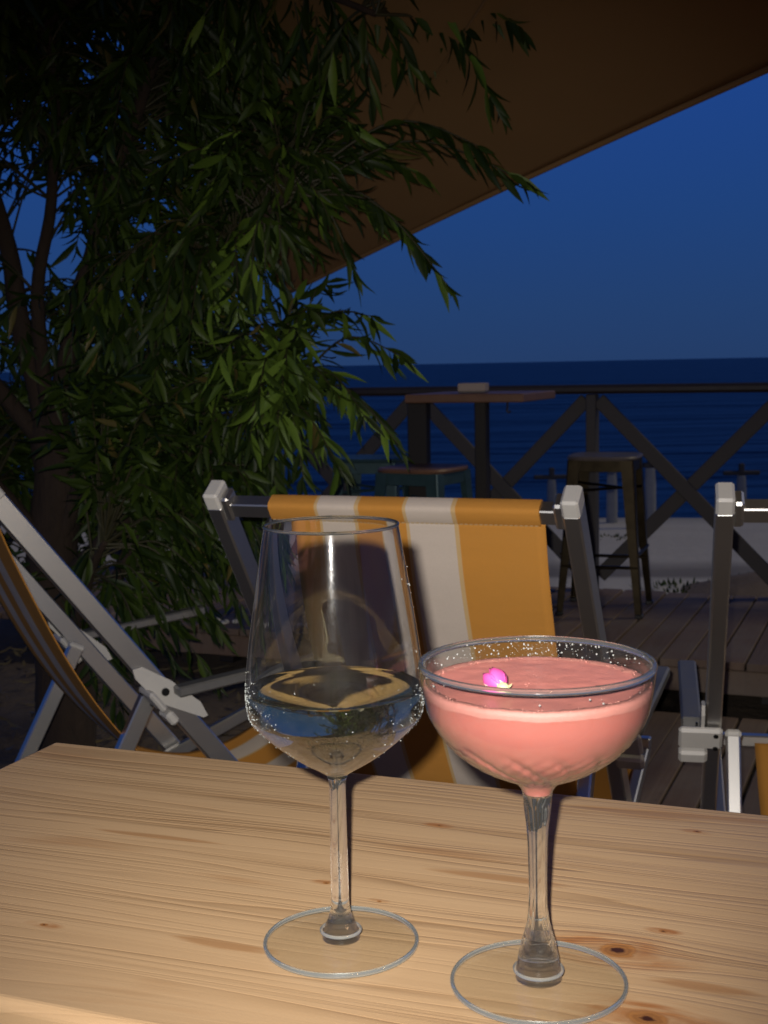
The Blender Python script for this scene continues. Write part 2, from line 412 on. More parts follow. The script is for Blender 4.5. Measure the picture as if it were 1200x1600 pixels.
# ---- glass
def m_thin(name, tint=(.975, .98, .975), fog=0.0, fog_lo=0, fog_hi=1, rough=.0, solid=False, n_=1.5, rimdark=1.):
    """wall of thin blown glass: clear transmission plus Fresnel reflection, optionally dimmed by breath-like condensation"""
    m = NM(name); g = m.n('NewGeometry')
    ior = m.math('MULTIPLY_ADD', g.outputs['Backfacing'], 1 / n_ - n_, n_)
    fr = m.n('Fresnel'); m.l(ior, fr.inputs[0])
    tr = m.n('BsdfTransparent'); lw0 = m.n('LayerWeight'); lw0.inputs[0].default_value = .5
    m.l(m.mix(m.math('POWER', lw0.outputs['Facing'], 5), tint, tuple(t_ * rimdark for t_ in tint)), tr.inputs[0])
    gl = m.n('BsdfGlossy'); gl.inputs['Roughness'].default_value = rough
    mx = m.n('MixShader'); m.l(fr.outputs[0], mx.inputs[0]); m.l(tr.outputs[0], mx.inputs[1]); m.l(gl.outputs[0], mx.inputs[2])
    sh = mx.outputs[0]
    if solid:
        gs = m.n('BsdfGlass'); gs.inputs['Color'].default_value = (*tint, 1); gs.inputs['IOR'].default_value = 1.5; gs.inputs['Roughness'].default_value = 0; sh = gs.outputs[0]
    if fog:
        o = m.obj(); sx = m.n('SeparateXYZ'); m.l(o, sx.inputs[0])
        band = m.ramp(sx.outputs[2], [(fog_lo, 1.), (fog_hi, 0.)])
        n1 = m.noise(o, 90, 5, .65); n2 = m.noise(o, 900, 2, .5)
        f = m.math('MULTIPLY', m.math('MULTIPLY', m.ramp(n1, [(.3, .3), (.7, 1.)]), m.ramp(n2, [(.35, .3), (.65, 1.)])), m.math('MULTIPLY_ADD', band, fog, fog * .15))
        lw = m.n('LayerWeight'); lw.inputs[0].default_value = .5; f = m.math('MINIMUM', m.math('MULTIPLY', f, m.math('MULTIPLY_ADD', m.math('POWER', lw.outputs['Facing'], 3), 12, 1)), .8)
        df = m.n('BsdfDiffuse'); df.inputs[0].default_value = (.8, .8, .78, 1)
        tl = m.n('BsdfTranslucent'); tl.inputs[0].default_value = (.8, .8, .78, 1)
        g2 = m.n('BsdfGlossy'); g2.inputs['Roughness'].default_value = .13
        a = m.n('MixShader'); a.inputs[0].default_value = .5; m.l(df.outputs[0], a.inputs[1]); m.l(tl.outputs[0], a.inputs[2])
        b = m.n('MixShader'); b.inputs[0].default_value = .62; m.l(a.outputs[0], b.inputs[1]); m.l(g2.outputs[0], b.inputs[2])
        c = m.n('MixShader'); m.l(f, c.inputs[0]); m.l(sh, c.inputs[1]); m.l(b.outputs[0], c.inputs[2]); sh = c.outputs[0]
    return m.done(sh)
def m_glass(name, colr=(1, 1, 1), ior=1.5, scatter=0., clear=0.):
    m = NM(name); g = m.n('BsdfGlass'); g.inputs['Color'].default_value = (*colr, 1); g.inputs['IOR'].default_value = ior
    g.inputs['Roughness'].default_value = 0; sh = g.outputs[0]
    if scatter:
        t = m.n('BsdfDiffuse'); t.inputs[0].default_value = (.85, .9, .87, 1)
        mx = m.n('MixShader'); mx.inputs[0].default_value = scatter; m.l(sh, mx.inputs[1]); m.l(t.outputs[0], mx.inputs[2]); sh = mx.outputs[0]
    if clear:
        t2 = m.n('BsdfTransparent'); mx = m.n('MixShader'); mx.inputs[0].default_value = clear; m.l(sh, mx.inputs[1]); m.l(t2.outputs[0], mx.inputs[2]); sh = mx.outputs[0]
    return m.done(sh)
M['edge'] = m_glass('lit_glass_edge', (.97, .99, .98), 1.5, .12)  # pale diffuse mixed in for light guided out through the foot's edge
M['crim'] = m_glass('coupe_rim_glass', (.98, .98, .97), 1.5, .035)
M['wall'] = m_thin('wine_glass_wall', (.99, .99, .985), .055, .10, .20, solid=True)
M['cwall'] = m_thin('coupe_glass_wall', (.97, .97, .965), .05, .10, .17, rimdark=.6)
M['footglass'] = m_thin('foot_glass', (.995, 1, .995), n_=1.28)
M['glass'] = m_glass('solid_glass', (.99, .99, .985), 1.5, .018)
M['flare'] = m_glass('flared_glass_base', (.99, .99, .985), 1.45, .015, .34)
M['highlight_ring'] = m_glass('highlight_ring_glass', (.98, .985, .98), 1.5, .13)  # whitish mix paints the bright highlight band at the stem base
M['wine'] = m_glass('white_wine', (.985, .975, .78), 1.34, .008)
M['mist'] = m_glass('condensation', (1, 1, 1), 1.33, .34)
M['drop'] = m_glass('water_drop', (1, 1, 1), 1.33, .24)
def m_cocktail():
    m = NM('cloudy_pink_cocktail'); o = m.obj()
    c = m.mix(m.noise(o, 40, 3), (.275, .090, .073), (.305, .102, .084))
    p = m.n('BsdfPrincipled'); m.l(c, p.inputs['Base Color']); p.inputs['Roughness'].default_value = .28
    p.inputs['Subsurface Weight'].default_value = .7; p.inputs['Subsurface Radius'].default_value = (1, .5, .42); p.inputs['Subsurface Scale'].default_value = .006
    m.l(m.bump(m.noise(o, 130, 3), .12, .0006), p.inputs['Normal'])
    return m.done(p.outputs[0])
M['cocktail'] = m_cocktail()
M['foam'] = plain('pale_pink_foam', (.33, .135, .112), .5, 0, .12, 400, .0008)
M['lit_top'] = plain('lit_drink_top', (.56, .20, .168), .38, 0, .10, 120, .0004)  # lighter copy of the drink, scattered light put into the top's colour
M['petal'] = plain('magenta_petal', (.50, .055, .235), .6, 0, .25, 220)
M['petal2'] = plain('pale_petal', (.62, .36, .27), .6, 0, .2, 220)
M['calyx'] = plain('pale_green_calyx', (.42, .40, .22), .6, 0, .2, 220)

# ------------------------------------------------------------------ ground, deck, beach, sea
DA = R(-22.5)                       # terrace axis: boards run away to the right
E_ = Vector((math.cos(DA), math.sin(DA), 0)); S_ = Vector((-math.sin(DA), math.cos(DA), 0))
def D(t, s, z=0.0): return E_ * t + S_ * s + Vector((0, 0, z))
NOSE, EDGE = 4.354, 5.60
ROT = Matrix.Rotation(DA, 3, 'Z')

sea = MB(); sea.add([(-9000, 13.6, 0), (9000, 13.6, 0), (9000, 16000, 0), (-9000, 16000, 0)], [(0, 1, 2, 3)])
so_ = sea.build('sea', M['sea']); so_.location = (0, 0, -.56); tag(so_, kind='structure')

b = MB(); NX, NY = 60, 44
V = []; F = []
for j in range(NY + 1):
    for i in range(NX + 1):
        x = -16 + 44 * i / NX; y = -1 + 12 * j / NY
        h = .05 * (noise.noise(Vector((x * .5, y * .5, 2))) ) * .5 + .03 * noise.noise(Vector((x * 1.7, y * 1.7, 5)))
        h *= min(1, max(0, (9.2 - y) / 3))
        h -= max(0, (y - 7.2)) * .035
        V.append((x, y, h))
for j in range(NY):
    for i in range(NX):
        a = j * (NX + 1) + i; F.append((a, a + 1, a + NX + 2, a + NX + 1))
b.add(V, F); beach = b.build('beach', M['sand'], smooth=True)
beach.location = D(0, EDGE, -.50); beach.rotation_euler = (0, 0, R(-8)); tag(beach, kind='structure')

b = MB(); b.add([(-40, -30, 0), (40, -30, 0), (40, 6.2, 0), (-40, 6.2, 0)], [(0, 1, 2, 3)])
g = b.build('ground', M['soil']); g.rotation_euler = (0, 0, DA); g.location = (0, 0, -.11); tag(g, kind='structure')
# raised soil bed under the tree (left of the boards)
b = MB(); V = []; F = []
for j in range(31):
    for i in range(31):
        x = -6 + 4.2 * i / 30; y = 1.2 + 3.1 * j / 30
        V.append((x, y, .012 + .02 * noise.noise(Vector((x * 3, y * 3, 0))) - (.12 if i in (0, 30) or j in (0, 30) else 0)))
for j in range(30):
    for i in range(30):
        a = j * 31 + i; F.append((a, a + 1, a + 32, a + 31))
b.add(V, F); sb = b.build('soil_bed', M['soil'], smooth=True); sb.rotation_euler = (0, 0, DA); sb.location = (0, 0, -.02); tag(sb, kind='structure')

PW = .0965
def plank_mesh(L):
    mb = MB(); mb.box((0, L / 2, -.014), (PW - .007, L, .028), None, .003); return mb
ud = empty('upper_deck', D(0, NOSE, .16), DA); tag(ud, kind='structure')
proto = None
for k in range(-34, 38):
    if proto is None:
        proto = plank_mesh(EDGE - NOSE + .03).build('plank', M['deck'], ud); o = proto
    else:
        o = proto.copy(); col.objects.link(o)
    o.location = (k * PW - .8378, random.uniform(-.006, .004), random.uniform(-.0025, .0015)); o.rotation_euler = (0, 0, random.uniform(-.002, .002))
f = MB(); f.box((0, .028, -.075), (PW * 70, .03, .085), None, .004); f.build('riser_board', M['deck'], ud)
f = MB(); f.box((0, EDGE - NOSE - .03, -.19), (PW * 70, .05, .28), None, .004); f.build('fascia_board', M['greywood'], ud)
f = MB()
for k in range(-8, 9): f.box((k * .42, (EDGE - NOSE) / 2, -.10), (.06, EDGE - NOSE - .1, .10), None, 0)
f.build('joist', M['darkwood'], ud)
ld = empty('lower_deck', D(0, 0, 0), DA); tag(ld, kind='structure')
proto = None
for k in range(-11, 36):
    if proto is None:
        proto = plank_mesh(NOSE - .10 + 1.6).build('plank', M['deck'], ld); o = proto
    else:
        o = proto.copy(); col.objects.link(o)
    o.location = (k * PW - .8378, -1.6 + random.uniform(-.006, .006), random.uniform(-.003, .001)); o.rotation_euler = (0, 0, random.uniform(-.0015, .0015))

# ------------------------------------------------------------------ railing
RT = -1.312; SP = .83; RAILS = EDGE + .0
rail = empty('wooden_railing', D(RT, RAILS, .16), DA)
tag(rail, 'weathered wooden railing of crossed braces along the terrace edge above the beach', 'railing')
k0, k1 = -4, 7
r_ = MB(); r_.box(((k0 + k1) / 2 * SP, 0, .895), ((k1 - k0) * SP, .10, .040), None, .012); r_.build('handrail', M['railtop'], rail)
pm = None; bm_ = None
for k in range(k0, k1 + 1):
    if pm is None:
        q = MB(); q.box((0, 0, .18), (.045, .07, 1.385), None, .004); pm = q.build('post', M['greywood'], rail); o = pm
    else: o = pm.copy(); col.objects.link(o)
    o.location = (k * SP, 0, 0)
for k in range(k0, k1):
    for sgn in (1, -1):
        q = MB(); x0, x1 = .030, SP - .030
        za, zb = (.85, .06) if sgn > 0 else (.06, .85)
        yo = -.012 if sgn > 0 else .012
        if k == k0:
            q.bar((x0, yo, za), (x1, yo, zb), .062, .020, (0, 0, 1), .003)
            o = q.build('brace', M['greywood'], rail)
            if sgn > 0: br1 = o
            else: br2 = o
        else:
            o = (br1 if sgn > 0 else br2).copy(); col.objects.link(o)
        o.location = (k * SP, 0, 0)

# ------------------------------------------------------------------ sail
def sail():
    A = Vector((-.42, 5.75, 1.50)); B = Vector((3.24, -1.0, 2.26)); Cc = Vector((-3.0, -2.8, 4.3))
    N = 48; mb = MB(); V = []; F = []
    for i in range(N + 1):
        for j in range(N + 1):
            u = i / N; v = j / N                    # u along A->far edge, v from AB side to AC side
            # concave edges: pull the two sides inwards
            pB = A.lerp(B, u); pC = A.lerp(Cc, u)
            cb = math.sin(PI * u)
            pB = pB + (pC - pB) * .0 + Vector((-.16, -.05, .03)) * cb
            pC = pC + Vector((.42, .0, .03)) * cb
            p = pB.lerp(pC, v)
            p.z += -.10 * math.sin(PI * v) * math.sin(PI * min(1, u * 1.0))
            V.append(p)
    for i in range(N):
        for j in range(N):
            a = i * (N + 1) + j; F.append((a, a + 1, a + N + 2, a + N + 1))
    mb.add(V, F)
    root = empty('shade_sail', (0, 0, 0))
    tag(root, 'large sand coloured triangular shade sail stretched above the terrace', 'shade sail')
    o = mb.build('cloth', M['sail'], root, smooth=True)
    so = o.modifiers.new('thickness', 'SOLIDIFY'); so.thickness = .003; so.offset = 1
    hem = MB(); pts = [V[i * (N + 1)] for i in range(N + 1)]
    hem.tube([p + Vector((0, 0, -.002)) for p in pts], .009, 8); hem.build('hem', M['sail'], root, smooth=True)
    hem = MB(); hem.tube([V[i * (N + 1) + N] for i in range(N + 1)], .009, 8); hem.build('hem', M['sail'], root, smooth=True)
    for jv in (15, 31):
        sm_ = MB(); sm_.tube([V[i * (N + 1) + jv] - Vector((0, 0, .003)) for i in range(1, N + 1)], .0035, 6); sm_.build('seam', M['sail'], root, smooth=True)
    rp_ = MB(); rp_.tube([A, A + Vector((-.25, .5, -.12))], .006, 6); rp_.build('rope', M['greywood'], root)
sail()

# a string of warm bulbs behind the viewer: their glints show in the glasses
def bulbs():
    m = NM('warm_bulb'); em = m.n('Emission'); em.inputs[0].default_value = (1, .66, .34, 1); em.inputs[1].default_value = 62; mat = m.done(em.outputs[0])
    root = empty('string_lights', (0, 0, 0)); tag(root, 'string of warm glowing bulbs hung across the terrace behind the viewer', 'string lights')
    A, B = Vector((.1, -1.1, 1.98)), Vector((3.3, -.75, 2.0)); P = [A.lerp(B, i / 40) - Vector((0, 0, .35 * (1 - (2 * i / 40 - 1) ** 2))) for i in range(41)]
    q = MB(); q.tube(P, .004, 6); q.build('cable', M['screw'], root)
    me = None
    for i in range(2, 40, 3):
        if me is None:
            q = MB(); blob(q, (0, 0, 0), .026, 10, 6, 1.25); o = q.build('bulb', mat, root, smooth=True); me = o
        else: o = me.copy(); col.objects.link(o)
        o.location = P[i] - Vector((0, 0, .05))
        if i == 2:
            q = MB(); q.tube([(0, 0, .028), (0, 0, .05)], .012, 8); sk = q.build('socket', M['screw'], o)
        else:
            sk2 = sk.copy(); col.objects.link(sk2); sk2.parent = o
bulbs()
def venue():
    """the unseen bar house behind the viewer; put in to block blue sky and reflect warm light"""
    root = empty('bar_building', (0, -6.0, 0), R(-8)); tag(root, 'unseen low cream bar house with a dark door closing the terrace behind the viewer', 'building')
    wl = plain('cream_plaster', (.48, .40, .30), .85, 0, .1, 3); q = MB()
    for c_, sz in (((-4.2, 0, 1.6), (7.4, .25, 3.3)), ((4.9, 0, 1.6), (8.6, .25, 3.3)), ((.05, 0, 2.75), (1.1, .25, 1.0))): q.box(c_, sz)
    q.build('wall', wl, root)
    q = MB(); q.box((0, .3, 3.33), (18, 1.6, .14), None, .02); q.build('roof', M['seatwood'], root)
    d = MB(); d.box((.05, .02, 1.1), (1.08, .06, 2.28), None, .005); dr = d.build('door', M['darkwood'], root)
    d = MB(); d.tube([(.42, .07, 1.0), (.42, .10, 1.0), (.42, .10, 1.14), (.42, .07, 1.14)], .008, 8); d.build('handle', M['screw'], dr)
    for x in (-5.2, -2.4, 2.6, 5.6):
        f = MB(); f.box((x, .15, 1.7), (1.3, .06, 1.1), None, .01); fr = f.build('window', M['darkwood'], root)
        f = MB(); f.box((x, .185, 1.7), (1.16, .012, .96), None, .003); f.build('pane', M['footglass'], fr)
venue()

# ------------------------------------------------------------------ table with pine top
TA = R(-21); TO = Vector((-.273, 1.02, .88)); TD = .376
def tl(x, y):
    d = Vector((x, y, .88)) - TO; return (d.x * math.cos(TA) + d.y * math.sin(TA), -d.x * math.sin(TA) + d.y * math.cos(TA))
for (x, y, a, b_) in ((.115, .625, .0105, .0085), (.116, .556, .0100, .0080), (.143, .646, .0026, .0016), (-.19, .669, .0030, .0018),
                      (-.038, .718, .0026, .0018), (-.007, .691, .0018, .0012), (.196, .788, .0030, .0018), (.032, .808, .0030, .0017)):
    KNOTS.append((*tl(x, y), a, b_))
for (x, y, a, b_) in ((-.088, .640, .034, .0060), (.062, .722, .048, .0055), (-.150, .800, .05, .004), (.15, .585, .03, .005)):
    STREAKS.append((*tl(x, y), a, b_))
M['pine'] = m_pine()
table = empty('wooden_table', (TO.x, TO.y, 0), TA); tag(table, 'varnished pine table holding the two stemmed glasses', 'table')
TLN = 1.5
t = MB(); t.box((TLN / 2, -TD / 2, -.0), (TLN, TD, .04), None, .004)
o = t.build('tabletop', M['pine'], table); o.location = (0, 0, .86)
bv = o.modifiers.new('edge', 'BEVEL'); bv.width = .002; bv.segments = 2; bv.limit_method = 'ANGLE'
a_ = MB(); a_.box((TLN / 2, -TD / 2, .80), (TLN - .24, TD - .12, .078), None, .003); a_.build('apron', M['seatwood'], table)
for lx in (.16, TLN - .16):
    for ly in (-.07, -TD + .07):
        q = MB(); q.box((lx, ly, .38), (.06, .06, .762), None, .004); q.build('leg', M['seatwood'], table)

# ------------------------------------------------------------------ folding sling chairs
W2 = .30
PROF = [(-.004, .958), (.046, .830), (.10, .703), (.15, .597), (.21, .490), (.28, .392), (.35, .318), (.43, .258), (.55, .218), (.66, .224), (.76, .262), (.86, .318), (.905, .338)]
M['thread'] = plain('pale_thread', (.50, .36, .18), .8)
def MU_(n, u): return Matrix((Vector((1, 0, 0)), n, u)).transposed()
def make_chair(lean, label):
    root = empty('deck_chair', (0, 0, 0)); tag(root, label, 'deck chair', 'striped sling deck chairs on the terrace')
    L = 1.197; u = Vector((0, -math.sin(lean), math.cos(lean))); n = Vector((0, -math.cos(lean), -math.sin(lean))); X = Vector((1, 0, 0))
    ztop = L * math.cos(lean); T = Vector((0, 0, ztop)); MU = Matrix((X, n, u)).transposed()
    piv = T - u * .55
    for s in (-1, 1):
        side = X * (W2 * s)
        q = MB(); q.bar(side + T - u * .022, side + T - u * (L - .012), .027, .043, X, .003); o = auto_smooth(q.build('rail', M['alu'], root))
        q = MB(); q.box(side + T - u * .010, (.0278, .0445, .034), MU, .004); c_ = q.build('end_cap', M['plastic'], root); auto_smooth(c_)
        q = MB(); q.box(side + T - u * (L - .012), (.032, .049, .03), MU, .006); auto_smooth(q.build('foot_cap', M['plastic'], root))
        # corner casting that takes the top bar
        q = MB(); q.box(side - X * (s * .020) + T - u * .030, (.016, .034, .05), MU, .004); auto_smooth(q.build('corner_bracket', M['alu'], root))
        # rear leg, just inside the rail
        la = R(28 if s > 0 else 28); ld_ = Vector((0, -math.sin(la), -math.cos(la)))
        p0 = side - X * (s * .034) + piv + Vector((0, -.012, -.012)); ll = (p0.z - .012) / math.cos(la)
        q = MB(); q.bar(p0, p0 + ld_ * ll, .024, .036, X, .003); lg = auto_smooth(q.build('rear_leg', M['alu'], root))
        q = MB(); q.bar(p0 - ld_ * .010, p0 + ld_ * .006, .028, .040, X, .005); auto_smooth(q.build('cap', M['plastic'], lg))
        # armrest outside the rail, running forward
        aa = R(5); ad = Vector((0, math.cos(aa), math.sin(aa))); p1 = side + X * (s * .036) + piv + Vector((0, .02, 0))
        q = MB(); q.bar(p1, p1 + ad * .335, .036, .022, X, .004); ar = auto_smooth(q.build('armrest', M['darkalu'], root))
        # plastic pivot plate: a long diamond along the rail plus the block that carries the armrest
        q = MB(); xo = s * (W2 + .0155)
        pl = [(-.085, .010), (-.070, .024), (.0, .026), (.085, .014), (.115, -.004), (.108, -.012), (.0, -.026), (-.070, -.004)]
        V = []
        d = Vector((0, math.sin(lean + R(20)), -math.cos(lean + R(20)))); pn = Vector((0, math.cos(lean + R(20)), math.sin(lean + R(20))))
        for dx in (0, s * .006):
            for a, b_ in pl:
                V.append(Vector((xo + dx, 0, 0)) + piv + Vector((0, d.y, d.z)) * a + pn * b_)
        m_ = len(pl); F = [tuple(range(m_)), tuple(range(2 * m_ - 1, m_ - 1, -1))] + [(i, m_ + i, m_ + (i + 1) % m_, (i + 1) % m_) for i in range(m_)]
        if s < 0: F = [f_[::-1] for f_ in F]
        q.add(V, F); pp = q.build('pivot_plate', M['plastic'], root)
        q = MB(); q.box(side + X * (s * .022) + piv + n * .028 + u * .006, (.075, .014, .052), MU, .005); blk = auto_smooth(q.build('pivot_block', M['plastic'], root))
        q = MB(); q.box(side + X * (s * .034) + piv + n * .028 - u * .042, (.050, .020, .030), MU, .005); auto_smooth(q.build('latch', M['plastic'], root))
        for a in (-.014, .020):
            q = MB(); c0 = side - X * (s * .004) + piv + n * .0345 + u * a; q.tube([c0, c0 + n * .003], .0045, 10); q.build('screw', M['screw'], blk)
        q = MB(); c0 = side + X * (s * .0255) + piv; q.tube([c0, c0 + X * (s * .004)], .0085, 12); q.build('screw', M['screw'], pp)
        # seat bar low down, rising to the front sling bar
        q = MB(); q.bar(side - X * (s * .034) + Vector((0, .12, .03)), side - X * (s * .034) + Vector((0, .93, .325)), .022, .032, X, .003); auto_smooth(q.build('seat_bar', M['alu'], root))
    q = MB(); q.bar(T - X * (W2 - .014) - u * .034, T + X * (W2 - .014) - u * .034, .028, .026, u, .002); auto_smooth(q.build('top_bar', M['alu'], root))
    q = MB(); q.bar(Vector((-W2 + .02, .905, .336)), Vector((W2 - .02, .905, .336)), .026, .026, (0, 0, 1), .003); auto_smooth(q.build('front_bar', M['alu'], root))
    q = MB(); fp = T - u * (L - .10); q.bar(fp - X * (W2 - .014), fp + X * (W2 - .014), .024, .024, u, .003); auto_smooth(q.build('cross_bar', M['alu'], root))
    bl = piv + Vector((0, -.22, -.42)); q = MB(); q.bar(bl - X * (W2 - .045), bl + X * (W2 - .045), .022, .022, (0, 0, 1), .003); auto_smooth(q.build('cross_bar', M['alu'], root))
    # the sling: a loop over the top bar (hem) and a sagging panel
    cbar = T - u * .034; x0, x1 = -.203, .250
    q = MB(); ring = []
    hu, hn, rr = .018, .017, .010
    for k, (su, sn) in enumerate(((1, -1), (1, 1), (-1, 1), (-1, -1))):
        for j in range(4):
            a = (j / 3) * PI / 2; base = [PI / 2, 0, -PI / 2, PI][k]      # angles in (n,u) plane
            ring.append(n * (sn * (hn - rr) + rr * math.cos(base + (-a + PI / 2 if k == 0 else -a + PI / 2) - 0)) + u * (su * (hu - rr) + rr * math.sin(base - a + PI / 2)))
    ring2 = [n * math.copysign(abs(math.cos(t_)) ** .5, math.cos(t_)) * .0165 + u * math.copysign(abs(math.sin(t_)) ** .5, math.sin(t_)) * .0185 for t_ in [2 * PI * i / 20 for i in range(20)]]
    V = []; nx = 24
    for i in range(nx + 1):
        x = x0 + (x1 - x0) * i / nx
        for p in ring2: V.append(Vector((x, 0, 0)) + cbar + p)
    F = [(i * 20 + k, i * 20 + (k + 1) % 20, (i + 1) * 20 + (k + 1) % 20, (i + 1) * 20 + k) for i in range(nx) for k in range(20)]
    F += [tuple(range(20))[::-1], tuple(nx * 20 + k for k in range(20))]
    q.add(V, F)
    sl = empty_mesh_sling(lean, root, x0, x1, cbar, n, u)
    hm = q.build('hem', M['fabric'], sl); auto_smooth(hm, 50)
    q = MB()
    for i in range(56):
        q.box(Vector((x0 + .006 + i * .008, 0, 0)) + cbar + n * .0163 - u * .0125, (.0052, .0012, .0011), MU_(n, u))
    st_ = q.build('stitching', M['thread'], sl); st_['kind'] = 'stuff'
    return root
def empty_mesh_sling(lean, root, x0, x1, cbar, n, u):
    prof = [cbar + n * .011 - u * .010] + [Vector((0, y, z)) for y, z in PROF[1:]]
    prof[1] = Vector((0, PROF[1][0], PROF[1][1]))
    P = catmull(prof, 7); nx = 26; q = MB(); V = []; F = []
    xa, xb = x0 + .020, x1 + .006
    for i, p in enumerate(P):
        f = i / (len(P) - 1)
        for k in range(nx + 1):
            t_ = k / nx; x = xa + (xb - xa) * t_
            sag = -.012 * math.sin(PI * t_) * math.sin(PI * f) + .0034 * math.sin(t_ * 13 + f * 6) * math.sin(PI * f)
            V.append((x, p.y - sag * .7, p.z + sag))
    m = nx + 1
    for i in range(len(P) - 1):
        for k in range(nx): F.append((i * m + k, i * m + k + 1, (i + 1) * m + k + 1, (i + 1) * m + k))
    q.add(V, F); o = q.build('sling', M['fabric'], root, smooth=True)
    so = o.modifiers.new('thickness', 'SOLIDIFY'); so.thickness = .0014; so.offset = 0
    return o
mid = make_chair(.614, 'yellow and white striped deck chair seen from behind, directly beyond the two glasses')
mid.location = (0, 2.009, 0); mid.rotation_euler = (0, 0, R(-20.63))
rc = copy_tree(mid); rc.location = (.804, 1.841, 0); rc.rotation_euler = (0, 0, R(-11.9))
tag(rc, 'deck chair at the right edge of the photo, cut off, white pivot block showing')
lc = make_chair(.650, 'deck chair seen from its side beside the tree trunk, broad aluminium rail sloping down')
lc.location = (-.912, 2.712, 0); lc.rotation_euler = (0, 0, R(-60.05))

# ------------------------------------------------------------------ bar table and stools on the upper deck
bt = empty('bar_table', (.52, 4.72, .16), DA); tag(bt, 'tall wooden bar table by the railing, dark legs', 'bar table')
q = MB(); q.box((-.235, .23, .889), (.47, .46, .032), None, .004); q.build('tabletop', M['seatwood'], bt)
q = MB(); q.box((-.435, .06, .437), (.078, .05, .872), None, .004); q.build('leg', M['darkwood'], bt)
q = MB(); q.box((-.225, .20, .437), (.048, .05, .872), None, .004); q.build('leg', M['darkwood'], bt)
q = MB(); q.tube([(-.07, .03, .872), (-.07, .03, .855), (-.072, .03, .842), (-.066, .03, .834), (-.058, .03, .840)], .004, 6); q.build('bag_hook', M['darkwood'], bt)
ash = empty('ashtray', (.352, 4.93, 1.0665), R(-15)); tag(ash, 'small pale square ashtray on the bar table', 'ashtray')
q = MB(); q.box((0, 0, .005), (.105, .085, .008), None, .002); q.build('base', M['darkseat'], ash)
q = MB()
for c_, sz in (((0, -.040, .022), (.105, .007, .03)), ((0, .040, .022), (.105, .007, .03)), ((-.049, 0, .022), (.007, .073, .03)), ((.049, 0, .022), (.007, .073, .03))): q.box(c_, sz, None, .002)
q.build('wall', plain('pale_clay', (.28, .22, .19), .6), ash)

def make_stool(label, metal, seatm):
    root = empty('bar_stool', (0, 0, 0)); tag(root, label, 'bar stool', 'metal bar stools by the railing')
    H = .640; a, b_ = .128, .172
    q = MB(); n = 28; V = []; prof = [(.0, H - .014), (.62, H - .014), (1.0, H - .016), (1.03, H - .008), (1.0, H), (.5, H - .002)]
    def sq(t_, r_): # rounded square
        c, s = math.cos(t_), math.sin(t_); k = (abs(c) ** 5 + abs(s) ** 5) ** (-1 / 5); return Vector((c * k * r_, s * k * r_, 0))
    rows = [[q_ * 1 + Vector((0, 0, z)) for q_ in [sq(2 * PI * i / n + PI / 4, (a + .012) * max(f, .02)) for i in range(n)]] for f, z in prof]
    rows.append([Vector((0, 0, H - .004))] * n)
    for r_ in rows: V += r_
    F = [(i * n + k, i * n + (k + 1) % n, (i + 1) * n + (k + 1) % n, (i + 1) * n + k) for i in range(len(rows) - 1) for k in range(n)]
    q.add(V, F); auto_smooth(q.build('seat', seatm, root), 50)
    q = MB()
    for s, t_ in ((1, 0), (-1, 0), (0, 1), (0, -1)):
        q.box((s * a, t_ * a, H - .038), (.004 if s else 2 * a - .02, .004 if t_ else 2 * a - .02, .046), None, .001)
    q.build('apron', metal, root)
    for sx in (-1, 1):
        for sy in (-1, 1):
            q = MB(); V = []
            for z, r_, w_ in ((H - .016, a + .004, .052), (H * .55, a + (b_ - a) * .42, .040), (.0, b_, .026)):
                c = Vector((sx * r_, sy * r_, z)); ix = Vector((-sx, 0, 0)); iy = Vector((0, -sy, 0))
                V += [c + ix * w_, c + ix * w_ * .12 , c + (ix + iy) * w_ * .035, c + iy * w_ * .12, c + iy * w_, c + iy * w_ + ix * .003, c + (ix + iy) * .0045, c + ix * w_ + iy * .003]
            F = []
            for i in range(2):
                for k in range(8): F.append((i * 8 + k, i * 8 + (k + 1) % 8, (i + 1) * 8 + (k + 1) % 8, (i + 1) * 8 + k))
            F += [tuple(range(8)), tuple(range(16, 24))[::-1]]
            if sx * sy > 0: F = [f_[::-1] for f_ in F]
            q.add(V, F); lg = q.build('leg', metal, root)
            f = MB(); f.box((sx * (b_ - .012), sy * (b_ - .012), .008), (.03, .03, .016), None, .003); f.build('foot', M['screw'], lg)
    zc = .20; rr = b_ - (b_ - a) * zc / H - .006
    for s, t_ in ((1, 0), (-1, 0), (0, 1), (0, -1)):
        q = MB(); d = Vector((-t_, s, 0)); c = Vector((s * rr, t_ * rr, zc + (.05 if s else 0))); q.tube([c - d * rr, c + d * rr], .007, 8); q.build('crossbar', metal, root)
    q = MB(); zc = .50; rr = b_ - (b_ - a) * zc / H - .006
    q.tube([(-rr, -rr, zc), (rr, rr, zc)], .006, 8); q.tube([(-rr, rr, zc + .013), (rr, -rr, zc + .013)], .006, 8); q.build('cross_brace', metal, root)
    return root
s1 = make_stool('bronze metal bar stool standing alone beside the railing post', M['bronze'], M['darkseat'])
s1.location = (.905, 5.20, .16); s1.rotation_euler = (0, 0, R(-19))
s2 = make_stool('teal metal bar stool with brown wooden seat in front of the bar table', M['teal'], M['seatwood'])
s2.location = (.150, 4.77, .16); s2.rotation_euler = (0, 0, R(-31))
s3 = make_stool('plain teal metal bar stool half hidden by hanging leaves', M['teal'], M['teal'])
s3.location = (-.045, 5.33, .16); s3.rotation_euler = (0, 0, R(-15))

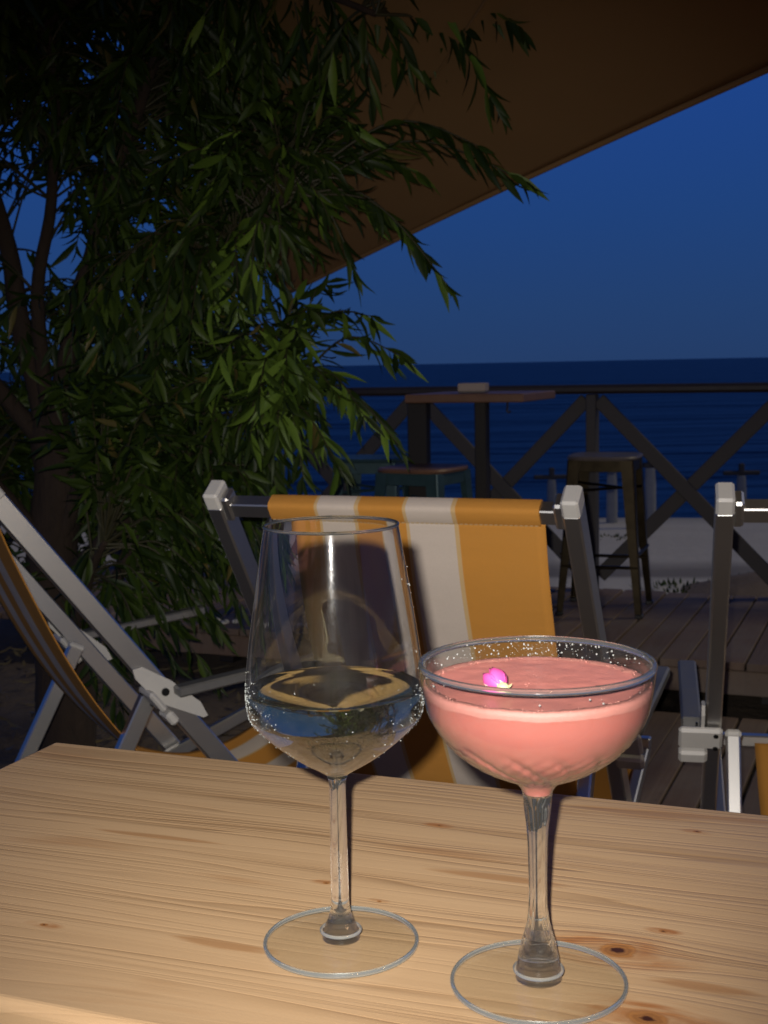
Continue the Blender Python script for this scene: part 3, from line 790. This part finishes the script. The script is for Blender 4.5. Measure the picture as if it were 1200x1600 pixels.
# ------------------------------------------------------------------ beach posts and plants
def beach_post(x, y, h, label):
    root = empty('beach_post', (x, y, -.56)); tag(root, label, 'post', 'posts standing on the beach')
    q = MB(); q.tube([(0, 0, 0), (0, 0, h * .8), (0, 0, h)], [.062, .058, .05], 10); auto_smooth(q.build('shaft', M['whitepaint'], root), 50)
    q = MB(); q.box((0, 0, h + .03), (.42, .05, .05), None, .01); q.box((0, 0, h + .08), (.06, .06, .12), None, .01); q.build('crosspiece', M['greywood'], root)
beach_post(2.42, 13.5, .56, 'pale beach post with a crosspiece, seen between the bronze stool legs')
beach_post(2.68, 12.8, .66, 'pale beach post with a crosspiece just right of the bronze stool')
beach_post(4.10, 14.6, .40, 'short beach post at the water, right of the second deck chair cap')
beach_post(1.98, 15.0, .36, 'short beach post at the water, left of the bronze stool')

def blade_leaf(mb, base, d, side, L, Wd, curl=.25, n=4):
    """folded lance-shaped leaf as a strip of quads around a midrib"""
    d = d.normalized(); side = (side - d * side.dot(d)).normalized(); up = side.cross(d)
    o = len(mb.v); rows = []
    ws = [.10, .78, 1.0, .62, .0][:n + 1]
    for i in range(n + 1):
        t_ = i / n; c = base + d * (L * t_) - up * (curl * L * t_ * t_)
        wv = ws[i] * Wd / 2
        rows.append((c - side * wv + up * wv * .45, c, c + side * wv + up * wv * .45))
    V = []; F = []
    for r_ in rows[:-1]: V += list(r_)
    V.append(rows[-1][1])
    for i in range(n - 1):
        a = i * 3; F += [(a, a + 1, a + 4, a + 3), (a + 1, a + 2, a + 5, a + 4)]
    a = (n - 1) * 3; F += [(a, a + 1, a + 3), (a + 1, a + 2, a + 3)]
    mb.add(V, F)

def tuft(x, y, z, r_, h, cnt, label, name='beach_plant'):
    mb = MB()
    for i in range(cnt):
        a = random.uniform(0, 2 * PI); rr = r_ * math.sqrt(random.random())
        p = Vector((rr * math.cos(a) * 1.6, rr * math.sin(a), 0)); d = Vector((math.cos(a) * .6, math.sin(a) * .6, random.uniform(.05, .6)))
        blade_leaf(mb, p, d, Vector((-math.sin(a), math.cos(a), 0)), h * random.uniform(.5, 1.2), .02, .4)
    root = empty(name, (x, y, z)); o = mb.build('foliage', M['leaf'], root); tag(o, kind='stuff'); tag(root, label, 'plant', 'low plants on the sand')
tuft(2.16, 9.3, -.50, .20, .06, 80, 'low green plant on the sand left of the second deck chair post')
tuft(2.75, 9.4, -.48, .18, .06, 60, 'low green plant on the sand beside the brown mound at right')
tuft(2.15, 12.0, -.50, .20, .05, 50, 'faint small plant on the pale sand behind the bronze stool')
q = MB(); V = []; F = []
for j in range(13):
    for i in range(25):
        x = (i / 24 - .5) * 2; y = (j / 12 - .5) * 2; h = max(0, 1 - x * x) * max(0, 1 - y * y)
        V.append((x * .85, y * .5, .17 * h + .05 * h * noise.noise(Vector((x * 4, y * 4, 1))) - .03))
for j in range(12):
    for i in range(24): a = j * 25 + i; F.append((a, a + 1, a + 26, a + 25))
q.add(V, F); o = q.build('sand_mound', plain('brown_earth', (.19, .135, .09), .9, 0, .35, 9, .02), smooth=True); o.location = (2.95, 9.1, -.50); tag(o, kind='structure')

# white stones on the edge of the upper deck under the tree
stn = None; n_ = 0
for i in range(10):
    t_ = -2.57 + i * .043 + random.uniform(-.007, .007)
    if i in (3, 7): continue
    q = MB(); rr = random.uniform(.012, .019); V = []; F = []
    n1, n2 = 8, 5
    for a in range(n2 + 1):
        th = PI * a / n2
        for k in range(n1):
            ph = 2 * PI * k / n1; d = Vector((math.sin(th) * math.cos(ph), math.sin(th) * math.sin(ph), math.cos(th) * .75))
            V.append(d * rr * (1 + .25 * noise.noise(d * 2 + Vector((i * 3, 0, 0)))))
    for a in range(n2):
        for k in range(n1): F.append((a * n1 + k, (a + 1) * n1 + k, (a + 1) * n1 + (k + 1) % n1, a * n1 + (k + 1) % n1))
    q.add(V, F); o = q.build('stone', M['stone'], smooth=True); o.location = D(t_, NOSE + .06 + random.uniform(-.02, .02), .162 + rr * .7); o.scale = (1.35, 1, 1)
    tag(o, 'small white stone in the row lying on the step under the tree', 'stone', 'white stones on the step under the tree')

# ------------------------------------------------------------------ the tree
def make_tree():
    root = empty('willow_leaved_tree', (-1.02, 3.9, 0)); tag(root, 'bushy tree with long narrow leaves hanging over the deck chairs at left', 'tree')
    O = Vector((-1.02, 3.9, 0))
    tr = MB()
    stem = catmull([O + Vector(p) for p in ((0, 0, -.1), (.02, 0, .25), (-.01, .02, .6), (.03, 0, .86), (.0, .02, 1.02))], 5)
    rad = [.100 - .035 * i / (len(stem) - 1) for i in range(len(stem))]
    tr.tube(stem, [r_ * (1 + .08 * noise.noise(p * 9)) for p, r_ in zip(stem, rad)], 14)
    t0 = tr.build('trunk', M['bark'], root, smooth=True); t0.matrix_parent_inverse = Matrix.Translation(-O)
    mains = []
    def limb(pts, r0, r1):
        P = catmull([Vector(p) for p in pts], 7)
        P = [p + Vector((noise.noise(p * 4), noise.noise(p * 4 + Vector((9, 0, 0))), 0)) * .025 for p in P]
        q = MB(); q.tube(P, [r0 + (r1 - r0) * i / (len(P) - 1) for i in range(len(P))], 9)
        o = q.build('branch', M['bark'], root, smooth=True); o.matrix_parent_inverse = Matrix.Translation(-O)
        mains.append(P)
    c = O + Vector((0, 0, .95))
    limb([c, (-1.06, 3.85, 1.35), (-1.12, 3.75, 1.8), (-1.05, 3.6, 2.25)], .040, .012)
    limb([c, (-.92, 3.8, 1.25), (-.78, 3.6, 1.55), (-.62, 3.45, 1.9), (-.45, 3.3, 2.2)], .034, .009)
    limb([c - Vector((0, 0, .3)), (-.86, 3.82, .95), (-.66, 3.7, 1.22), (-.46, 3.5, 1.45), (-.22, 3.3, 1.62)], .030, .007)
    limb([c, (-1.25, 3.85, 1.3), (-1.38, 3.8, 1.7), (-1.5, 3.6, 2.1)], .030, .009)
    limb([c - Vector((0, 0, .35)), (-1.2, 3.8, .9), (-1.4, 3.7, 1.3), (-1.55, 3.6, 1.8)], .026, .008)
    limb([c - Vector((0, 0, .45)), (-.8, 3.8, .72), (-.55, 3.65, .92), (-.25, 3.45, 1.1)], .035, .008)
    limb([(-1.03, 3.6, 1.9), (-.8, 3.4, 2.1), (-.4, 3.2, 2.15), (0, 3.05, 1.98)], .02, .007)
    limb([c - Vector((.02, 0, .7)), (-.88, 3.75, .45), (-.68, 3.62, .72), (-.5, 3.5, .86)], .03, .008)
    limb([c - Vector((.02, 0, .75)), (-.90, 3.6, .38), (-.80, 3.4, .62), (-.72, 3.3, .74)], .025, .008)
    limb([c, (-.98, 3.75, 1.4), (-.88, 3.6, 1.75), (-.85, 3.45, 2.05)], .026, .008)
    allpts = [p for P in mains for p in P[6:]]
    tw = MB(); leaves = []
    def shoot(tip_, start=None, droop=.12, dens=1.0, r0=.005):
        tip_ = Vector(tip_)
        if start is None:
            cand = [p for p in allpts if p.z < tip_.z + .25]
            start = min(cand, key=lambda p: (p - tip_).length + random.uniform(0, .25))
        d = tip_ - start; L = d.length
        mid_ = start + d * .55 + Vector((0, 0, L * .16 + .03)); P = catmull([start, mid_, tip_], 8)
        tw.tube(P, [r0 * (1 - .8 * i / (len(P) - 1)) for i in range(len(P))], 5, False)
        n = max(4, int(min(L, .62) / .021 * dens)); 
        t_0 = max(.25, 1 - .62 / max(L, .01))
        for i in range(n):
            t_ = t_0 + (1 - t_0) * (i + random.random() * .6) / n; k = min(len(P) - 2, int(t_ * (len(P) - 1)))
            p = P[k].lerp(P[k + 1], t_ * (len(P) - 1) - k); ax = (P[k + 1] - P[k]).normalized()
            sd_ = ax.cross(Vector((0, 0, 1)))
            if sd_.length < .1: sd_ = Vector((1, 0, 0))
            sd_.normalize(); sgn = 1 if i % 2 else -1
            dd = ax * random.uniform(.5, 1.1) + sd_ * sgn * random.uniform(.25, .75) + Vector((random.uniform(-.15, .15), random.uniform(-.15, .15), -random.uniform(.05, .85)))
            leaves.append((p, dd.normalized(), (sd_ * -sgn * .4 + Vector((random.uniform(-1, 1), random.uniform(-1, 1), random.uniform(-.4, .4)))), random.uniform(.066, .126) * (.7 if t_ > .93 else 1), random.uniform(.0145, .0215)))
        # terminal leaf pair
        leaves.append((tip_, ((P[-1] - P[-2]).normalized() + Vector((0, 0, -.4))).normalized(), Vector((random.uniform(-1, 1), random.uniform(-1, 1), .1)), .07, .012))
    # long shoots reaching out to the right, in front of the sail and the sky
    for t_ in ((.36, 3.2, 1.62), (.30, 3.22, 1.80), (.26, 3.2, 1.70), (.17, 3.2, 1.37), (.12, 3.25, 1.44), (.05, 3.2, 1.20), (-.02, 3.2, 1.30), (.04, 3.2, .98), (-.04, 3.15, 1.05),
               (-.12, 3.2, 1.12), (.0, 3.3, 1.55), (.08, 3.2, 1.9), (.22, 3.1, 1.95), (-.06, 3.3, 1.42), (-.16, 3.3, .98), (-.2, 3.2, .9), (-.1, 3.1, .92), (.10, 3.3, 1.66), (-.02, 3.3, 1.75), (.33, 3.0, 1.93)):
        shoot(t_, None, dens=1.15)
    ell = [((-.85, 3.55, 1.98), (.70, .7, .56), 760), ((-.12, 3.35, 2.12), (.42, .4, .28), 110), ((-.35, 3.35, 1.72), (.42, .45, .42), 150), ((-.50, 3.4, 1.15), (.45, .45, .36), 200),
           ((-.62, 3.5, .76), (.36, .38, .36), 170), ((-1.25, 3.8, 1.25), (.4, .4, .3), 70), ((-1.1, 4.15, .75), (.5, .25, .4), 90), ((-.75, 4.1, .95), (.5, .4, .5), 170), ((-.8, 3.4, .40), (.35, .3, .25), 40)]
    for cc, rr, cnt in ell:
        for i in range(cnt):
            while True:
                v = Vector((random.uniform(-1, 1), random.uniform(-1, 1), random.uniform(-1, 1)))
                if v.length < 1: break
            p = Vector(cc) + Vector((v.x * rr[0], v.y * rr[1], v.z * rr[2]))
            if p.y < 2.75: p.y = 2.75 + random.random() * .2
            if -1.22 < p.x < -.84 and p.z < 1.08 and p.y < 4.0: continue
            if ((p.x + .97) / .17) ** 2 + ((p.z - 1.62) / .19) ** 2 < 1: continue
            if p.x < -.5 and p.z < .52 and random.random() < .7: continue
            gx = noise.noise(p * 2.2 + Vector((3, 1, 7)))
            if gx < -.28 and random.random() < .8: continue
            shoot(p, None, dens=.95, r0=.0042)
    o = tw.build('twigs', M['twig'], root, smooth=True); o.matrix_parent_inverse = Matrix.Translation(-O); tag(o, kind='stuff')
    # largest in the picture: nearest leaves that lie inside the view cone
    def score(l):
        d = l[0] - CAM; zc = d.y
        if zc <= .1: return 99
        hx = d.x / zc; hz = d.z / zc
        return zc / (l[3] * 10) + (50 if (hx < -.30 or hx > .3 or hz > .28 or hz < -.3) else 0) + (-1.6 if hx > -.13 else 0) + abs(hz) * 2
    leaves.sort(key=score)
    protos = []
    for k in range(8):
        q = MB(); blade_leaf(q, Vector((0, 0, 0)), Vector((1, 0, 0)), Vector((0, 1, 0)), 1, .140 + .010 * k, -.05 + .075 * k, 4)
        me = bpy.data.meshes.new('leaf'); me.from_pydata(q.v, [], q.f); me.materials.append(M['flashlit_leaf'])
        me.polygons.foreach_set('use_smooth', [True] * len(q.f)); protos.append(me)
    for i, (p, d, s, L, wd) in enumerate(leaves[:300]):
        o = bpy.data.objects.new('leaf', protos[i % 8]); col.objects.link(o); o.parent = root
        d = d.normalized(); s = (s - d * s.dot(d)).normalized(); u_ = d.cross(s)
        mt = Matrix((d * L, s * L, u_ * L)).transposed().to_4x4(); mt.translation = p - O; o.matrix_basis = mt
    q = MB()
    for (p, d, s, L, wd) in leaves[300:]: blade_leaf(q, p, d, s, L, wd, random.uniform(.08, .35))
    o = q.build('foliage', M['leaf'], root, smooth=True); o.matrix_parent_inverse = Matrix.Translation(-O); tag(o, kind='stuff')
    print('leaves', len(leaves))
make_tree()

# leaf litter under the tree
q = MB()
for i in range(900):
    p = D(random.uniform(-4.2, -1.75), random.uniform(1.9, 4.3), random.uniform(.0, .03)); a = random.uniform(0, 2 * PI)
    blade_leaf(q, p, Vector((math.cos(a), math.sin(a), random.uniform(-.1, .25))), Vector((-math.sin(a), math.cos(a), random.uniform(-.4, .4))), random.uniform(.05, .1), .017, .1)
o = q.build('leaf_litter', m_leaf('dry_leaf', (.12, .085, .045), (.17, .13, .06)), smooth=True); tag(o, kind='stuff')

q = MB(); V = []; n_ = 9
root = empty('paper_cup', (-1.39, 5.05, .30), R(30)); root.rotation_euler = (R(70), R(25), R(30)); tag(root, 'small white cup with an orange band lying behind the sloping aluminium rail', 'cup')
q.lathe([(0, 0), (.026, 0), (.028, .03), (.0345, .085), (.0355, .087), (.0335, .087), (.027, .03), (.0, .003)], 20); q.build('wall', M['plastic'], root, smooth=True)
q = MB(); q.lathe([(.0295, .035), (.0335, .068)], 20); q.build('band', plain('orange_print', (.55, .25, .06), .6), root, smooth=True)

# ------------------------------------------------------------------ glasses
def smooth_prof(P, n=5):
    return [(max(0, p.x), p.y) for p in catmull([Vector((r_, z, 0)) for r_, z in P], n)]
# --- wine glass
WG = Vector((-.0268, .639, .88))
wg = empty('wine_glass', WG); tag(wg, 'tall stemmed wine glass half filled with pale wine', 'wine glass')
outer = [(.0043, .0900), (.0060, .0915), (.0104, .0945), (.0210, .1012), (.0338, .1114), (.0431, .1215), (.0452, .1282), (.0456, .1340), (.0453, .1416), (.0440, .1549), (.0407, .1780), (.0356, .2108), (.0340, .2205)]
def offset(P, d):
    out = []
    for i, (r_, z) in enumerate(P):
        a = P[max(0, i - 1)]; b_ = P[min(len(P) - 1, i + 1)]; t_ = Vector((b_[0] - a[0], b_[1] - a[1])).normalized()
        out.append((r_ - t_.y * d, z + t_.x * d))
    return out
OP = smooth_prof(outer, 6); IN = [p for p in offset(OP, .0009) if p[0] > .004]
shell = OP + [(OP[-1][0] - .00045, OP[-1][1] + .0004)] + IN[::-1] + [(0, IN[0][1] - .0004)]
q = MB(); q.lathe([(0, .0902)] + shell, 128); q.build('bowl', M['wall'], wg, smooth=True)
# fire-polished rim bead
q = MB(); n = 128; V = []; F = []; m_ = 12; rz, rr_, br = OP[-1][1], OP[-1][0] - .0004, .00085
for k in range(n):
    a = 2 * PI * k / n
    for j in range(m_):
        t_ = 2 * PI * j / m_; V.append(((rr_ + br * math.cos(t_)) * math.cos(a), (rr_ + br * math.cos(t_)) * math.sin(a), rz + br * math.sin(t_)))
for k in range(n):
    for j in range(m_): F.append((k * m_ + j, ((k + 1) % n) * m_ + j, ((k + 1) % n) * m_ + (j + 1) % m_, k * m_ + (j + 1) % m_))
q.add(V, F); q.build('rim', M['glass'], wg, smooth=True)
def stem_parts(root, prof, zs, n, fn=None):
    """solid stem with its flared base, and a pale ring standing for the highlight where it meets the foot"""
    P = smooth_prof(prof, 5); lo = [p for p in P if p[1] <= zs]; hi = [p for p in P if p[1] > zs]
    q = MB(); q.lathe([(0, lo[-1][1])] + [lo[-1]] + hi + [(0, hi[-1][1])], n, fn); st = q.build('stem', M['glass'], root, smooth=True); auto_smooth(st, 60)
    q = MB(); q.lathe(lo + [(0, lo[-1][1])], n, fn); fl = q.build('flare', M['flare'], st, smooth=True); auto_smooth(fl, 60)
    R0, z0 = lo[0]
    q = MB(); V = []; F = []; m_ = 10; br = .0006
    for k in range(96):
        a = 2 * PI * k / 96
        for j in range(m_):
            t_ = 2 * PI * j / m_; rr = R0 + .0004 + br * 1.4 * math.cos(t_); V.append((rr * math.cos(a), rr * math.sin(a), z0 + .0042 + br * 1.6 * math.sin(t_)))
    for k in range(96):
        for j in range(m_): F.append((k * m_ + j, ((k + 1) % 96) * m_ + j, ((k + 1) % 96) * m_ + (j + 1) % m_, k * m_ + (j + 1) % m_))
    q.add(V, F); q.build('highlight_ring', M['highlight_ring'], st, smooth=True)
stem_parts(wg, [(.0098, .0036), (.0096, .0060), (.0083, .0100), (.0066, .0142), (.0056, .0172), (.0050, .0205), (.0047, .026), (.0045, .045), (.0043, .070), (.0043, .0850), (.0048, .0893), (.0052, .0897)], .0135, 64)
def foot(root, R_, r0):
    q = MB(); prof = [(0, .0004), (R_ - .0015, .0004), (R_ - .0004, .0008), (R_, .0016), (R_ - .0004, .0024), (R_ - .0018, .0029), (R_ * .7, .0032), (r0, .0036), (0, .0036)]
    q.lathe(prof, 128); q.build('foot', M['footglass'], root, smooth=False); auto_smooth(root.children[-1], 40)
    q = MB(); n = 128; V = []; F = []; m_ = 10; br = .0011
    for k in range(n):
        a = 2 * PI * k / n
        for j in range(m_):
            t_ = 2 * PI * j / m_; V.append(((R_ - .0004 + br * math.cos(t_)) * math.cos(a), (R_ - .0004 + br * math.cos(t_)) * math.sin(a), .0018 + br * 1.35 * math.sin(t_)))
    for k in range(n):
        for j in range(m_): F.append((k * m_ + j, ((k + 1) % n) * m_ + j, ((k + 1) % n) * m_ + (j + 1) % m_, k * m_ + (j + 1) % m_))
    q.add(V, F); q.build('foot_edge', M['edge'], root, smooth=True)
foot(wg, .0400, .0126)
# wine
WL = .1368
inn = [p for p in offset(OP, .0005) if p[0] > .0035 and p[1] < WL]
rl = inn[-1][0]
wi = MB(); wi.lathe([(0, inn[0][1] - .0006)] + inn + [(rl - .0001, WL + .0006), (rl - .0006, WL + .0003), (rl - .002, WL), (rl * .5, WL), (0, WL)], 128)
o = wi.build('white_wine', M['wine'], smooth=True); auto_smooth(o, 50); o.location = WG; tag(o, 'pale white wine filling the lower half of the tall glass', 'wine')

# --- coupe
CG = Vector((.0705, .591, .88))
cg = empty('coupe_glass', CG); tag(cg, 'shallow wide coupe glass with engraved bowl, thick flared stem', 'coupe glass')
co = [(.0070, .0958), (.0082, .0987), (.0117, .1022), (.0215, .1065), (.0307, .1114), (.0404, .1188), (.0470, .1269), (.0518, .1359), (.0540, .1461), (.0552, .1545), (.0557, .1592)]
COP = smooth_prof(co, 6); CIN = [p for p in offset(COP, .0022) if p[0] > .005]
def cut(r_, z, a):
    """slanting leaf-shaped cuts on the lower bowl"""
    f = min(1, max(0, (z - .101) / .006)) * min(1, max(0, (.128 - z) / .008))
    s = a * 14 / (2 * PI) * 1.0 + (z - .11) * 55
    t_ = abs((s % 1) - .5) * 2
    v = a * 28 / (2 * PI) - (z - .11) * 150; t2 = abs((v % 1) - .5) * 2
    return r_ - f * ((.0017 * max(0, 1 - t_ * 2.6)) + .0006 * max(0, 1 - t2 * 2.0))
q = MB(); q.lathe([(0, .0956)] + COP + [(COP[-1][0] - .0004, COP[-1][1] + .0007), (COP[-1][0] - .0011, COP[-1][1] + .001), (COP[-1][0] - .0018, COP[-1][1] + .0007)] + CIN[::-1] + [(0, CIN[0][1])], 224, cut)
q.build('bowl', M['cwall'], cg, smooth=True)
q = MB(); n = 128; V = []; F = []; m_ = 12; rz, rr_, br = COP[-1][1] - .0004, COP[-1][0] - .0012, .0014
for k in range(n):
    a = 2 * PI * k / n
    for j in range(m_):
        t_ = 2 * PI * j / m_; V.append(((rr_ + br * math.cos(t_)) * math.cos(a), (rr_ + br * math.cos(t_)) * math.sin(a), rz + br * 1.2 * math.sin(t_)))
for k in range(n):
    for j in range(m_): F.append((k * m_ + j, ((k + 1) % n) * m_ + j, ((k + 1) % n) * m_ + (j + 1) % m_, k * m_ + (j + 1) % m_))
q.add(V, F); q.build('rim', M['crim'], cg, smooth=True)
def facet(r_, z, a):
    return r_ * (1 + .035 * math.cos(8 * a) * (1 if .02 < z < .09 else 0))
stem_parts(cg, [(.0112, .0036), (.0110, .0068), (.0104, .0110), (.0096, .0155), (.0089, .0185), (.0079, .0225), (.0062, .0285), (.0050, .0345), (.0043, .0447), (.0045, .062), (.0050, .0766), (.0060, .0861), (.0070, .0945), (.0072, .0954)], .0250, 96, facet)
foot(cg, .0423, .0150)
# cocktail: fills the bowl to a finger below the rim
CL = .1490
ci = [p for p in offset(COP, .0004) if p[0] > .004 and p[1] < CL - .0005]; rl = ci[-1][0]
q = MB(); q.lathe([(0, .0962)] + ci + [(rl - .0002, CL - .0002), (rl - .001, CL), (rl * .6, CL), (0, CL)], 224, lambda r_, z, a: cut(r_, z, a) - .0001)
ck = q.build('pink_cocktail', M['cocktail'], smooth=True); auto_smooth(ck, 50); ck.location = CG; tag(ck, 'cloudy pink cocktail with a thin foam edge in the coupe', 'cocktail')
def ci_r(z):
    for a, b_ in zip(ci, ci[1:]):
        if a[1] <= z <= b_[1]: return a[0] + (b_[0] - a[0]) * (z - a[1]) / max(1e-9, b_[1] - a[1])
    return ci[-1][0]
q = MB(); n = 180; V = []; F = []
sec = [(-.00005, -.0034), (-.00002, -.0016), (-.0002, .0004), (-.0012, .0009), (-.0028, .0010), (-.0046, .0006), (-.0062, .0)]
for k in range(n):
    a = 2 * PI * k / n; ca, sa = math.cos(a), math.sin(a); nz = noise.noise(Vector((ca * 5, sa * 5, 0))) * .6 + noise.noise(Vector((ca * 22, sa * 22, 3))) * .5
    for i, (dr, dz) in enumerate(sec):
        zz = CL + dz + (.0011 * nz if i == 0 else .0006 * nz if i in (3, 4, 5) else 0)
        base = ci_r(zz) + .00016
        r_ = base + dr * (1 + (.55 * nz if i >= 4 else 0)); V.append((r_ * ca, r_ * sa, zz))
m_ = len(sec)
for k in range(n):
    for j in range(m_ - 1): F.append((k * m_ + j, ((k + 1) % n) * m_ + j, ((k + 1) % n) * m_ + j + 1, k * m_ + j + 1))
q.add(V, F)
fm = q.build('foam', M['foam'], ck, smooth=True)
q = MB()
for i in range(420):
    a = random.uniform(0, 2 * PI); r_ = rl - random.choice((random.uniform(.0008, .0055), random.uniform(.0006, .0025))); blob(q, (r_ * math.cos(a), r_ * math.sin(a), CL + .0007), random.uniform(.00015, .00045), 7, 4)
for i in range(26):
    a = random.uniform(0, 2 * PI); r_ = random.uniform(.0, .03); blob(q, (r_ * math.cos(a), r_ * math.sin(a), CL), random.uniform(.0002, .0005), 7, 4)
o = q.build('bubbles', M['foam'], fm, smooth=True)
fq = MB(); V = [Vector((0, 0, CL + .00025))]; F = []; nr_, na_ = 22, 96
for i in range(1, nr_ + 1):
    for k in range(na_):
        a = 2 * PI * k / na_; r_ = (rl - .003) * i / nr_; p = Vector((r_ * math.cos(a), r_ * math.sin(a), 0)); V.append(p + Vector((0, 0, CL + .00025 + .00022 * noise.noise(p * 160) + .0003 * noise.noise(p * 55))))
F += [(0, 1 + k, 1 + (k + 1) % na_) for k in range(na_)]
for i in range(nr_ - 1):
    for k in range(na_): F.append((1 + i * na_ + k, 1 + (i + 1) * na_ + k, 1 + (i + 1) * na_ + (k + 1) % na_, 1 + i * na_ + (k + 1) % na_))
fq.add(V, F); fq.build('lit_top', M['lit_top'], ck, smooth=True); tag(o, kind='stuff')
# droplets clinging to the inside of the coupe above the drink and on the wine glass
q = MB()
def inner_r(P, z): return min((abs(p[1] - z), p[0]) for p in P)[1]
for i in range(300):
    a = random.gauss(PI / 2, .62) if random.random() < .88 else random.uniform(0, 2 * PI); z = CL + .0015 + (.0085) * random.random() ** 1.0
    r_ = inner_r(CIN, z) - .0001; blob(q, (r_ * math.cos(a), r_ * math.sin(a), z), random.choice((.0001, .00014, .00018, .0002, .0003, .0005)), 8, 5)
o = q.build('droplets', M['drop'], cg, smooth=True); tag(o, kind='stuff')
q = MB()
for i in range(1100):        # condensation drops crowded at both sides to imitate the bright flash glints
    a = random.choice((0, PI)) + random.gauss(0, .34) + R(4); z = random.gauss(.1290, .0080)
    if not .100 < z < .146: continue
    r_ = inner_r(OP, z) + .00003; blob(q, (r_ * math.cos(a), r_ * math.sin(a), z), random.choice((.00008, .0001, .00013, .00018, .00028)), 6, 4)
for i in range(240):
    side = random.random()
    if side < .45: a = random.gauss(R(20), .35); z = random.uniform(.10, .20)
    else: a = random.uniform(-PI, PI); z = .095 + .055 * random.random()
    r_ = inner_r(OP, z) + .00003; blob(q, (r_ * math.cos(a), r_ * math.sin(a), z), random.choice((.00012, .00015, .0002, .0002, .0003)), 8, 5)
o = q.build('droplets', M['mist'], wg, smooth=True); tag(o, kind='stuff')

# rosebud floating on the drink
rb = empty('rosebud', (.0520, .5690, .88 + CL), R(25)); rb.scale = (1.5, 1.5, 1.35); tag(rb, 'tiny magenta rosebud with pale calyx floating on the pink cocktail', 'flower')
ax = Matrix.Rotation(R(-62), 3, 'X') @ Matrix.Rotation(R(20), 3, 'Z')
def petal(k, ring):
    q = MB(); V = []; F = []; a0 = k * 2 * PI / (3 if ring == 0 else 5) + ring * .5; rr = (.0022, .0036)[ring]; H = (.0088, .0076)[ring]
    nu, nv = 6, 6
    for i in range(nu + 1):
        t_ = i / nu
        for j in range(nv + 1):
            s = (j / nv - .5); a = a0 + s * (1.9 if ring == 0 else 1.6) * math.sin(PI * (.18 + .72 * t_)); rad = rr * math.sin(PI * (.12 + .62 * t_)) * (1 + .12 * ring * t_)
            p = Vector((rad * math.cos(a), rad * math.sin(a), H * t_ - abs(s) * .0016 * t_)); V.append(ax @ p + Vector((0, 0, .0028)))
    for i in range(nu):
        for j in range(nv): b0 = i * (nv + 1) + j; F.append((b0, b0 + 1, b0 + nv + 2, b0 + nv + 1))
    q.add(V, F); o = q.build('petal', M['petal2'] if (k == 1 and ring == 1) else M['petal'], rb, smooth=True)
    so = o.modifiers.new('thickness', 'SOLIDIFY'); so.thickness = .0003
for k in range(3): petal(k, 0)
for k in range(5): petal(k, 1)
q = MB(); blob(q, ax @ Vector((0, 0, -.0008)) + Vector((.0, 0, .0034)), .0021, 10, 6); q.build('calyx', M['calyx'], rb, smooth=True)
for k in range(5):
    q = MB(); a = k * 2 * PI / 5; d = ax @ Vector((math.cos(a) * .7, math.sin(a) * .7, .45 if k % 2 else -.5)); blade_leaf(q, ax @ Vector((0, 0, -.0005)) + Vector((0, 0, .0034)), d, ax @ Vector((-math.sin(a), math.cos(a), 0)), .0034, .0020, .3); q.build('sepal', M['calyx'], rb, smooth=True)
